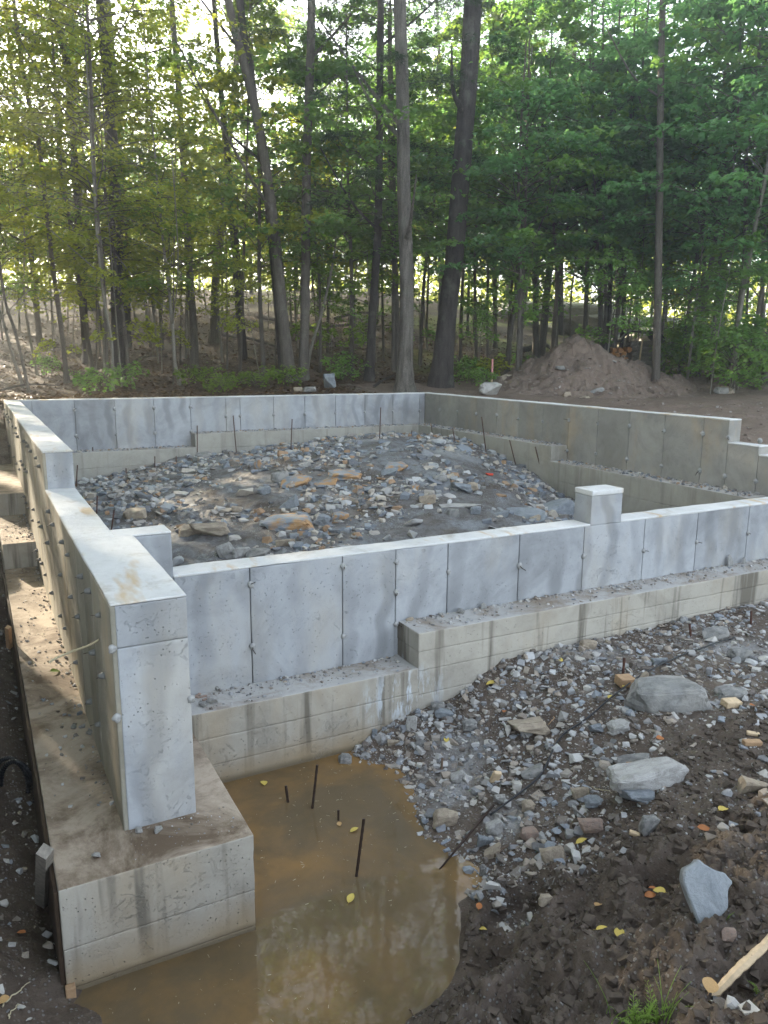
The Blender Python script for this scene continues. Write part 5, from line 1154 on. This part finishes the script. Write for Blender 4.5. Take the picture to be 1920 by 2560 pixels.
def zl(*p): return [(x * Z4, y * Z4) for x, y in p]
def zr(*p): return [(960 + x * Z4, y * Z4) for x, y in p]
# --- left half of the wood edge
tree(zl((100,1675),(50,1520),(5,1360),(-60,1200)), 8, 6, M_BARKP, 'slim pale leaning sapling at the far left edge', ((CR_MID[0], M_LYEL, .8),), seed=1, limbs=1, top=9)
tree(zl((125,1695),(70,1450),(20,1290),(-20,1000),(-60,700)), 8, 6, M_BARKM, 'slim dark leaning sapling beside the pale one at the far left', ((CR_MID[1], M_LYEL, .9),), seed=2, limbs=1, top=10)
tree(zl((290,1655),(262,1400),(228,1150),(200,900),(165,600),(120,420),(85,200)), 12, 9, M_BARKM, 'leaning young tree near the left end of the far wall, curving up to the left', ((CR_TALL[0], M_LYEL, .8),), seed=3, top=13)
tree(zl((378,1570),(355,1250),(335,900),(315,600),(290,300),(240,50)), 20, 14, M_BARKD, 'darker trunk behind the leaning young tree on the left', ((CR_TALL[1], M_LYEL, 1.0),), seed=4)
tree(zl((402,1605),(350,1300),(310,1000),(260,700),(235,300)), 11, 8, M_BARKM, 'thin trunk leaning left across the darker trunk', ((CR_MID[2], M_LGRN, 1.1),), seed=5, top=11)
tree(zl((462,1690),(458,1400),(438,1100),(410,800),(395,400),(380,100)), 9, 7, M_BARKM, 'left one of two close thin trunks standing near the wall', ((CR_MID[0], M_LYEL, 1.2),), seed=6, top=12)
tree(zl((487,1690),(482,1480),(450,1300),(418,1000),(400,700)), 8, 5, M_BARKP, 'right one of two close thin trunks, bending left and forking', ((CR_MID[1], M_LYEL, .9),), seed=7, top=10)
tree(zl((548,1500),(545,1200),(530,850),(505,550),(485,250),(465,0)), 20, 15, M_BARKD, 'straight thick trunk rising left of the bright foliage gap', ((CR_TOP[0], M_LYEL, 1.0),), seed=8)
tree(zl((560,1645),(530,1350),(500,1150),(480,950),(450,800)), 9, 6, M_BARKM, 'thin trunk in front of the straight thick trunk', ((CR_MID[2], M_LYEL, .9),), seed=9, top=10)
tree(zl((775,1665),(755,1560),(748,1440),(740,1370),(730,1250),(700,1000)), 9, 6, M_BARKP, 'small beech with a crooked pale stem and low layered yellow green leaves', ((CR_LOW[0], M_LSHRUB, 1.15), (CR_MID[0], M_LYEL, .8)), seed=10, top=8, flare=1.3)
tree(zl((840,1590),(838,1430),(822,1200),(808,950),(785,600),(765,300),(745,50)), 19, 13, M_BARKM, 'double stemmed grey trunk behind the small beech', ((CR_TOP[0], M_LYEL, .9),), seed=11)
tree(zl((925,1480),(935,1150),(965,900),(990,600),(1010,400),(1030,100)), 22, 13, M_BARKM, 'far thick trunk leaning right in the bright gap', ((CR_TOP[1], M_LYEL, 1.0),), seed=12)
tree(zl((395,1340),(378,1100),(350,850),(330,500),(310,100)), 26, 18, M_BARKD, 'broad dark trunk deeper in the wood at left', ((CR_TOP[0], M_LGRN, 1.1),), seed=13)
tree(zl((1252,1645),(1225,1400),(1195,1100),(1160,800),(1110,500),(1040,220),(985,0)), 30, 18, M_BARKM, 'forked oak whose left stem leans far to the left', ((CR_TOP[0], M_LGRN, 1.1),), seed=14, n=12)
tree(zl((1225,1640),(1185,1150),(1145,760),(1110,520),(1080,300),(1040,40)), 20, 17, M_BARKD, 'darker stem crossing behind the forked oak', ((CR_TOP[1], M_LGRN, 1.0),), seed=15)
tree(zl((1310,1640),(1318,1350),(1322,1000),(1325,700),(1335,400),(1345,50)), 24, 19, M_BARKM, 'straight grey trunk right of the forked oak', ((CR_TOP[1], M_LGRN, 1.0),), seed=16, n=12)
tree(zl((1325,1620),(1345,1500),(1390,1350),(1425,1200),(1450,1050)), 9, 5, M_BARKP, 'thin pale stem leaning right from the foot of the grey trunk', ((CR_MID[1], M_LGRN, .7),), seed=17, top=6, limbs=1)
tree(zl((1595,1645),(1610,1350),(1632,1000),(1638,700),(1642,350),(1645,0)), 21, 15, M_BARKD, 'dark hemlock trunk left of the two big trees', ((CR_PINE[0], M_LPINE, .9),), seed=18, n=10)
# --- right half
tree(zr((88,1695),(96,1400),(96,1150),(88,900),(84,650),(80,400),(68,0)), 36, 28, M_BARKL, 'big oak with pale furrowed bark just behind the far right wall corner', ((CR_TOP[0], M_LGRN, 1.05),), seed=19, n=28, flare=1.75, disp=.14)
tree(zr((40,1610),(42,1200),(42,800),(30,300)), 11, 9, M_BARKM, 'thin companion trunk left of the big pale oak', ((CR_MID[2], M_LGRN, 1.0),), seed=20, top=10)
tree(zr((245,1668),(280,1300),(305,1100),(325,850),(345,600),(365,350),(385,0)), 46, 41, M_BARKD, 'big straight dark barked pine leaning slightly right', ((CR_TOP[0], M_LPINE, 1.0),), seed=21, n=28, flare=1.55, disp=.10, limbs=2)
tree(zr((530,1628),(545,1450),(568,1300),(580,1150)), 14, 11, M_BARKM, 'small maple trunk behind the marker stake', ((CR_MAPLE[0], M_LDEEP, .9),), seed=22, top=8)
tree(zr((655,1550),(655,1300),(650,1100)), 16, 13, M_BARKM, 'grey trunk behind the left flank of the dirt pile', ((CR_MAPLE[1], M_LGRN, 1.0),), seed=23, top=9)
tree(zr((752,1445),(755,1320),(758,1150),(770,800)), 21, 17, M_BARKD, 'dark short looking trunk deep in the wood above the dirt pile', ((CR_TOP[1], M_LDEEP, 1.0),), seed=24)
for k, (a, b_, c_) in enumerate((((935,1560),(935,1300),(915,1000)), ((965,1560),(975,1300),(985,900)), ((990,1560),(1010,1350),(1050,1000)), ((1020,1550),(1035,1350),(1040,1150)), ((955,1560),(958,1250),(945,900)))):
    tree(zr(a, b_, c_), 15 - 1.5 * k, 9, M_BARKD if k % 2 else M_BARKM, ('leftmost', 'second', 'right leaning fourth', 'rightmost', 'middle')[k] + ' stem of the maple clump behind the dirt pile', ((CR_MAPLE[k % 2], M_LDEEP, .95),) if k in (0, 2, 3) else ((CR_TALL[k % 3], M_LDEEP, .9),), 'stems of the maple clump', top=11, seed=30 + k, limbs=2, dep=21.5, flare=1.1)
tree(zr((1180,1598),(1182,1350),(1188,1000),(1192,700),(1196,350),(1205,0)), 20, 14, M_BARKM, 'tall slender straight trunk right of the firewood stack', ((CR_TOP[0], M_LDEEP, .9),), seed=40, dep=18.3, n=14, flare=1.4)
tree(zr((1208,1625),(1195,1540),(1205,1400),(1215,1300),(1230,1150)), 9, 7, M_BARKP, 'thin curved stem at the foot of the tall slender trunk', ((CR_MAPLE[0], M_LGRN, .7),), seed=41, top=7, limbs=1)
tree(zr((1355,1645),(1375,1400),(1392,1250),(1440,1000),(1480,720)), 15, 10, M_BARKM, 'grey maple trunk leaning right among the right bushes', ((CR_MAPLE[1], M_LDEEP, 1.1),), seed=42, top=11)
tree(zr((1500,1700),(1520,1500),(1545,1300),(1600,1000),(1650,750)), 13, 9, M_BARKP, 'pale thin trunk at the right edge of the bushes, leaning right', ((CR_MAPLE[0], M_LDEEP, 1.1),), seed=43, top=11)
tree(zr((1630,1600),(1635,1300),(1640,1000)), 12, 9, M_BARKM, 'thin trunk at the right edge of the photo', ((CR_TALL[2], M_LDEEP, .9),), seed=44, top=12)
tree(zr((480,1500),(480,1200),(470,900)), 10, 8, M_BARKM, 'slim trunk between the big pine and the grey trunk', ((CR_MAPLE[1], M_LGRN, .95),), seed=45, top=10)
tree(zr((445,1540),(447,1300),(455,800)), 8, 6, M_BARKM, 'very slim dark trunk just right of the big pine', ((CR_MID[1], M_LGRN, 1.2),), seed=46, top=10)
tree(zr((1240,1640),(1245,1500),(1250,1420)), 5, 3, M_BARKP, 'young thin sapling right of the tall slender trunk', ((CR_SAP[0], M_LSHRUB, 1.2),), seed=47, top=3, limbs=0)
# --- filler trees deeper in the wood and beyond the frame
rr = random.Random(77)
FT = {}
def where(x, y):
    q = K([x, y, 2.0]) - CAMP; dd = q @ FWD
    if dd < 1: return 'beyond the frame'
    u = 960 + FPX * (q @ RGT) / dd; deep = 'front rows' if dd < 24 else 'middle rows' if dd < 33 else 'back rows'
    for lim, tx in ((-5, 'beyond the left edge'), (200, 'at the far left edge'), (330, 'behind the two close thin trunks'), (480, 'right of the straight thick trunk'), (690, 'left of the forked oak'), (850, 'between forked oak and hemlock'), (1010, 'left of the big pale oak'), (1130, 'behind the two biggest trunks'), (1290, 'right of the big pine'), (1440, 'behind the left flank of the dirt pile'), (1570, 'behind the top of the dirt pile'), (1720, 'around the tall slender trunk'), (1930, 'above the right thicket')):
        if u < lim: return tx + ', ' + deep
    return 'beyond the right edge'
def filler(kind, x, y, label, group, lm, s, cat='tree'):
    wh = where(x, y)
    if 'edge' not in label or 'along' in label:
        label = label + ' ' + wh; group = (group or '') + ' ' + wh
    me, bk, R0, H = kind; z = H1(x, y)
    key = (id(me), bk.name)
    if key not in FT:
        P = smooth_path([(0, 0, -.3), (.05, 0, H * .3), (-.12, .1, H * .6), (.05, 0, H)], 16); v_, f_ = tube(P, np.linspace(R0, R0 * .25, 16), 7, True, bark_disp(9, .1)); tm = mesh_np('trunk', v_, f_, True); tm.materials.append(bk); FT[key] = tm
    T_ = thing('tree', label, cat, (x, y, z), group); T_.rotation_euler = (rr.uniform(-.07, .07), rr.uniform(-.07, .07), rr.uniform(0, 6.28)); T_.scale = (s, s, s)
    link('trunk', FT[key], None, T_); crown(T_, me, lm, (0, 0, 0), (0, 0, rr.uniform(0, 6)), 1.0); return T_
KINDS = [(CR_TALL[0], M_BARKM, .13, 15.5), (CR_TALL[1], M_BARKD, .16, 15.5), (CR_TALL[2], M_BARKM, .11, 15.5), (CR_HIGH[0], M_BARKM, .17, 17), (CR_HIGH[1], M_BARKD, .15, 17), (CR_PINE[0], M_BARKD, .18, 17), (CR_MID[0], M_BARKM, .05, 9.5), (CR_MID[1], M_BARKM, .06, 9.5), (CR_MID[2], M_BARKD, .05, 9.5), (CR_MAPLE[0], M_BARKM, .07, 9)]
def polar(az, d): return CAMP[0] + d * math.sin(rad(az)), CAMP[1] + d * math.cos(rad(az))
placed = []
def far_enough(x, y, m):
    for a, b_ in placed:
        if (a - x) ** 2 + (b_ - y) ** 2 < m * m: return False
    placed.append((x, y)); return True
def in_lane(x, y, m): return y > -2 and abs(x * .9659 + (y - 2.2) * .2588) < m   # open lane through which the low sun reaches the left wall
k = 0
while k < 66:
    az = rr.uniform(-1, 57); d = 19.5 + 30 * rr.random() ** .9; x, y = polar(az, d)
    if in_lane(x, y, .75) or not far_enough(x, y, 1.5): continue
    left = az < 24; u_ = rr.random()
    kd = KINDS[rr.choice((6, 7, 8, 6, 7, 0, 2, 1) if left else (9, 9, 7, 8, 0, 1, 3, 9, 6))]
    lm = (M_LYEL if u_ < .7 else M_LGRN) if az < 20 else ((M_LGRN if u_ < .7 else M_LYEL) if az < 31 else (M_LDEEP if u_ < .75 else M_LGRN))
    if kd[0] in CR_PINE: lm = M_LPINE
    filler(kd, x, y, 'slender leafy tree', 'slender leafy trees', lm, rr.uniform(.8, 1.15)); k += 1
k = 0
while k < 46:   # the wood goes on to the left of the frame and shades the site from the low sun
    az = rr.uniform(-48, -1.5); d = 15.5 + 26 * rr.random(); x, y = polar(az, d)
    if y < 3 or in_lane(x, y, .75) or not far_enough(x, y, 1.8): continue
    kd = KINDS[rr.choice((0, 1, 2, 3, 4, 5, 6, 7))]; lm = M_LPINE if kd[0] in CR_PINE else rr.choice((M_LYEL, M_LGRN)); filler(kd, x, y, 'tree of the wood beyond the left edge', 'trees beyond the left edge', lm, rr.uniform(.9, 1.2)); k += 1
k = 0
while k < 52:   # thick trees close on the left bank
    x = rr.uniform(-9, -2.2); y = rr.uniform(-5, 13)
    if in_lane(x, y, .45) or not far_enough(x, y, .95): continue
    filler(KINDS[rr.choice((6, 7, 0, 1, 2, 9, 3))], x, y, 'tree crowding the left bank beyond the left edge', 'trees on the left bank', M_LGRN, rr.uniform(.7, 1.0)); k += 1
k = 0
while k < 14:
    az = rr.uniform(58, 85); d = 19 + 20 * rr.random(); x, y = polar(az, d)
    if not far_enough(x, y, 2): continue
    filler(KINDS[rr.choice((0, 1, 3, 9))], x, y, 'tree of the wood beyond the right edge', 'trees beyond the right edge', M_LDEEP, rr.uniform(.9, 1.2)); k += 1
# far woods: leafy mass behind everything
def far_mass():
    r = np.random.default_rng(5); n = 75000; az = np.radians(r.uniform(-35, 75, n)); d = r.uniform(50, 72, n); x = CAMP[0] + d * np.sin(az); y = CAMP[1] + d * np.cos(az)
    z0 = height(x, y, False); c = fbm(az * 22, d * .25, 0, 3, 3); h = 13 * r.random(n) ** 1.7 * (.75 + .5 * c) ; keep = fbm(x * .35, y * .35, h * .5, 3, 8) > -.40 + .055 * h
    P = np.stack([x, y, z0 + h], 1)[keep]; n = len(P); s = r.uniform(.12, .30, n); A0 = r.normal(0, 1, (n, 3)); A0 /= np.linalg.norm(A0, axis=1)[:, None]; B0 = np.cross(A0, r.normal(0, 1, (n, 3))); B0 /= np.linalg.norm(B0, axis=1)[:, None]
    V_ = np.stack([P - A0 * s[:, None], P + B0 * (s * .6)[:, None], P + A0 * s[:, None], P - B0 * (s * .6)[:, None]], 1).reshape(-1, 3)
    tag(link('distant_woods', mesh_np('distant_woods', V_, np.arange(n * 4).reshape(-1, 4)), M_LYEL), 'far leafy woods seen between the trunks', kind='stuff')
far_mass()
# undergrowth
def plant(u, v, me, lm, s, label, group=None, name='shrub'):
    p = ground(u, v, skip=BEH); o = inst(name, me, lm, tuple(p - K([0, 0, .03])), (0, 0, rr.uniform(0, 6)), (s, s, s * rr.uniform(.8, 1.1)), label, 'shrub', group); o.material_slots[0].material = lm; return o
for i, (u, v) in enumerate([(475,968),(520,962),(560,975),(600,960),(640,972),(690,955),(715,968),(545,985)]):
    plant(u, v, CR_WEED[i % 2], M_LSHRUB, rr.uniform(.7, 1.0), 'bright green leafy seedling in the undergrowth behind the far wall', 'seedlings behind the far wall', 'seedling')
for i, (u, v) in enumerate([(310,975),(228,968),(130,940),(250,988),(840,945),(870,955)]):
    plant(u, v, CR_WEED[i % 2], M_LGRN, rr.uniform(.7, 1.3), 'dark green seedling on the leaf litter at the wood edge', 'dark seedlings at the wood edge', 'seedling')
plant(1215, 955, CR_WEED[0], M_LYEL, 1.4, 'yellow green seedling right at the marker stake', None, 'seedling')
for i, (u, v) in enumerate([(1180,965),(1200,940),(1150,950),(1290,930),(1215,975),(1165,930)]):
    plant(u, v, CR_WEED[i % 2], M_LGRN, rr.uniform(.7, 1.1), 'low green plant between the big pine and the dirt pile', 'low plants beside the big pine', 'seedling')
for i, (u, v) in enumerate([(1700,930),(1740,955),(1785,968),(1830,985),(1870,970),(1905,985),(1760,935),(1820,950),(1880,940),(1915,950),(1700,955),(1850,920),(1790,925),(1725,905),(1675,890),(1900,905)]):
    plant(u, v, CR_BUSH[i % 3], (M_LSHRUB, M_LGRN)[i % 2], rr.uniform(.85, 1.35), ('leafy bush ' + ('right of the tall slender trunk' if u < 1745 else 'in the middle of the right thicket' if u < 1840 else 'at the right edge of the photo') + (', front row' if v > 948 else ', back row')), 'bushes in the right thicket')
for i in range(46):
    az = rr.uniform(0, 55); d = rr.uniform(17.5, 30); x, y = polar(az, d)
    if x > 8.5 and d < 19.5: continue
    T_ = thing('sapling', 'thin waist high sapling ' + where(x, y), 'sapling', (x, y, H1(x, y)), 'saplings ' + where(x, y)); s = rr.uniform(.8, 1.5); T_.scale = (s, s, s); T_.rotation_euler = (rr.uniform(-.12, .12), rr.uniform(-.12, .12), rr.uniform(0, 6))
    key = 'sap'
    if key not in FT:
        v_, f_ = tube(smooth_path([(0, 0, -.1), (.03, 0, 1.0), (-.03, .02, 2.7)], 8), np.linspace(.016, .005, 8), 5); FT[key] = mesh_np('stem', v_, f_, True); FT[key].materials.append(M_BARKP)
    link('stem', FT[key], None, T_); crown(T_, CR_SAP[i % 2], (M_LYEL if az < 20 else M_LSHRUB if az < 30 else M_LGRN), (0, 0, 0), (0, 0, rr.uniform(0, 6)))
for i in range(105):
    az = rr.uniform(-1, 56); d = rr.uniform(21, 44); x, y = polar(az, d)
    if az > 30 and i % 5: continue
    lm = (M_LYEL if az < 22 else M_LGRN if az < 33 else M_LDEEP) if i % 3 else M_LSHRUB
    filler((CR_LOW[i % 2], M_BARKP, .03, 4.6), x, y, 'low leafy young tree', 'low young trees', lm, rr.uniform(.9, 1.5))
EDGE = [(1050,945,22),(1190,930,22),(1300,925,19.5),(1390,905,21),(1460,890,22),(1565,900,24),(1720,935,23),(1780,950,19),(1870,960,19),(1940,960,20),(880,940,19.5),(800,930,20),(660,935,19),(600,930,20)]
for i, (u, v, d) in enumerate(EDGE):
    p = at_depth(u, v, d); lm = M_LDEEP if u > 1450 else M_LGRN if u > 700 else M_LYEL
    filler((CR_MAPLE[i % 2], M_BARKM, .05, 9), p[0], p[1], 'young maple with lobed leaves', 'young maples', (M_LSHRUB if i % 4 == 1 else lm), rr.uniform(.85, 1.15))
# dead poles and bare thin stems
for i in range(40):
    az = rr.uniform(0, 55); d = rr.uniform(18, 34); x, y = polar(az, d)
    if x > 8.5 and d < 19.5: continue
    key = 'pole%d' % (i % 3)
    if key not in FT:
        a_ = rr.uniform(-.4, .4); v_, f_ = tube(smooth_path([(0, 0, -.1), (a_ * .3, 0, 2.5), (a_, .1, 7)], 12), np.linspace(.028, .008, 12), 6); FT[key] = mesh_np('bare_stem', v_, f_, True); FT[key].materials.append(M_BARKM)
    o = link('bare_stem', FT[key], None, None, (x, y, H1(x, y))); o.rotation_euler = (rr.uniform(-.15, .15), rr.uniform(-.15, .15), rr.uniform(0, 6)); s = rr.uniform(.6, 1.2); o.scale = (s, s, s); tag(o, 'thin bare leafless stem ' + where(x, y), 'tree', 'bare stems ' + where(x, y))
# fallen trunks and branches on the forest floor
for i, (pts, r0, lab) in enumerate(((((640,795),(700,812),(760,822),(830,826),(940,815)), .09, 'dark fallen trunk lying behind the grey trunks'), (((560,840),(620,855),(700,872)), .07, 'fallen log on the slope left of the forked oak'), (((835,800),(900,790),(960,788)), .06, 'fallen branch beyond the hemlock'), (((1310,880),(1360,872),(1385,885)), .10, 'short fallen log behind the dirt pile'), (((0,980),(70,972),(150,966)), .03, 'long thin branch on the ground at the far left'), (((935,968),(965,955),(985,940)), .035, 'grey stick leaning at the foot of the big oak'), (((320,915),(360,900),(420,893)), .03, 'thin fallen branch on the leaf litter at left'))):
    P = [ground(u, v, skip=BEH) + K([0, 0, r0 * .7 + .08 * (j % 2)]) for j, (u, v) in enumerate(pts)]; P = smooth_path(P, 16); v_, f_ = tube(P, np.linspace(r0, r0 * .4, 16), 7, True, bark_disp(i, .15)); tag(link('fallen_log', mesh_np('fallen_log', v_, f_, True), M_BARKD), lab, 'fallen log')
# leaf litter as real leaves near the wall
def litter():
    r = np.random.default_rng(8); n = 26000; az = np.radians(r.uniform(-2, 50, n)); d = 15 + 17 * r.random(n) ** 1.3; x = CAMP[0] + d * np.sin(az); y = CAMP[1] + d * np.cos(az); k = (y > 9.3) & ((x < 7.5) | (y > 12.5 - (x - 7.6) * .15)); x, y = x[k], y[k]; n = len(x); z = height(x, y) + .012
    P = np.stack([x, y, z], 1); s = r.uniform(.03, .07, n); th = r.random(n) * 6.28; A0 = np.stack([np.cos(th), np.sin(th), r.normal(0, .3, n)], 1); B0 = np.stack([-np.sin(th), np.cos(th), r.normal(0, .3, n)], 1)
    V_ = np.stack([P - A0 * s[:, None], P + B0 * (s * .55)[:, None], P + A0 * s[:, None], P - B0 * (s * .55)[:, None]], 1).reshape(-1, 3)
    m = leaf_mat('leaf_litter', [(0.11, 0.058, 0.03), (0.07, 0.038, 0.02), (0.17, 0.105, 0.05), (0.05, 0.032, 0.02), (0.13, 0.072, 0.035)], .15, (.3, .2, .08))
    tag(link('leaf_litter', mesh_np('leaf_litter', V_, np.arange(n * 4).reshape(-1, 4)), m), 'brown fallen leaves covering the forest floor', kind='stuff')
litter()

# thin haze volume added to lift the dark woods and glow towards the sun
hz = [(-125, -65, -1.5), (165, 195, 32)]
Vh = K([(x, y, z) for x in (hz[0][0], hz[1][0]) for y in (hz[0][1], hz[1][1]) for z in (hz[0][2], hz[1][2])]); Fh = K([[0, 1, 3, 2], [4, 6, 7, 5], [0, 4, 5, 1], [2, 3, 7, 6], [0, 2, 6, 4], [1, 5, 7, 3]])
t = NT('added_haze'); pv_ = t.n('ShaderNodeVolumePrincipled', Density=0.0044, Color=(0.9, 0.95, 1.0)); pv_.inputs['Anisotropy'].default_value = 0.62; t.t.links.new(pv_.outputs[0], t.out.inputs['Volume'])
tag(link('haze', mesh_np('haze', Vh, Fh), t.m), 'thin haze added over the site to lighten the dark woods', kind='stuff')
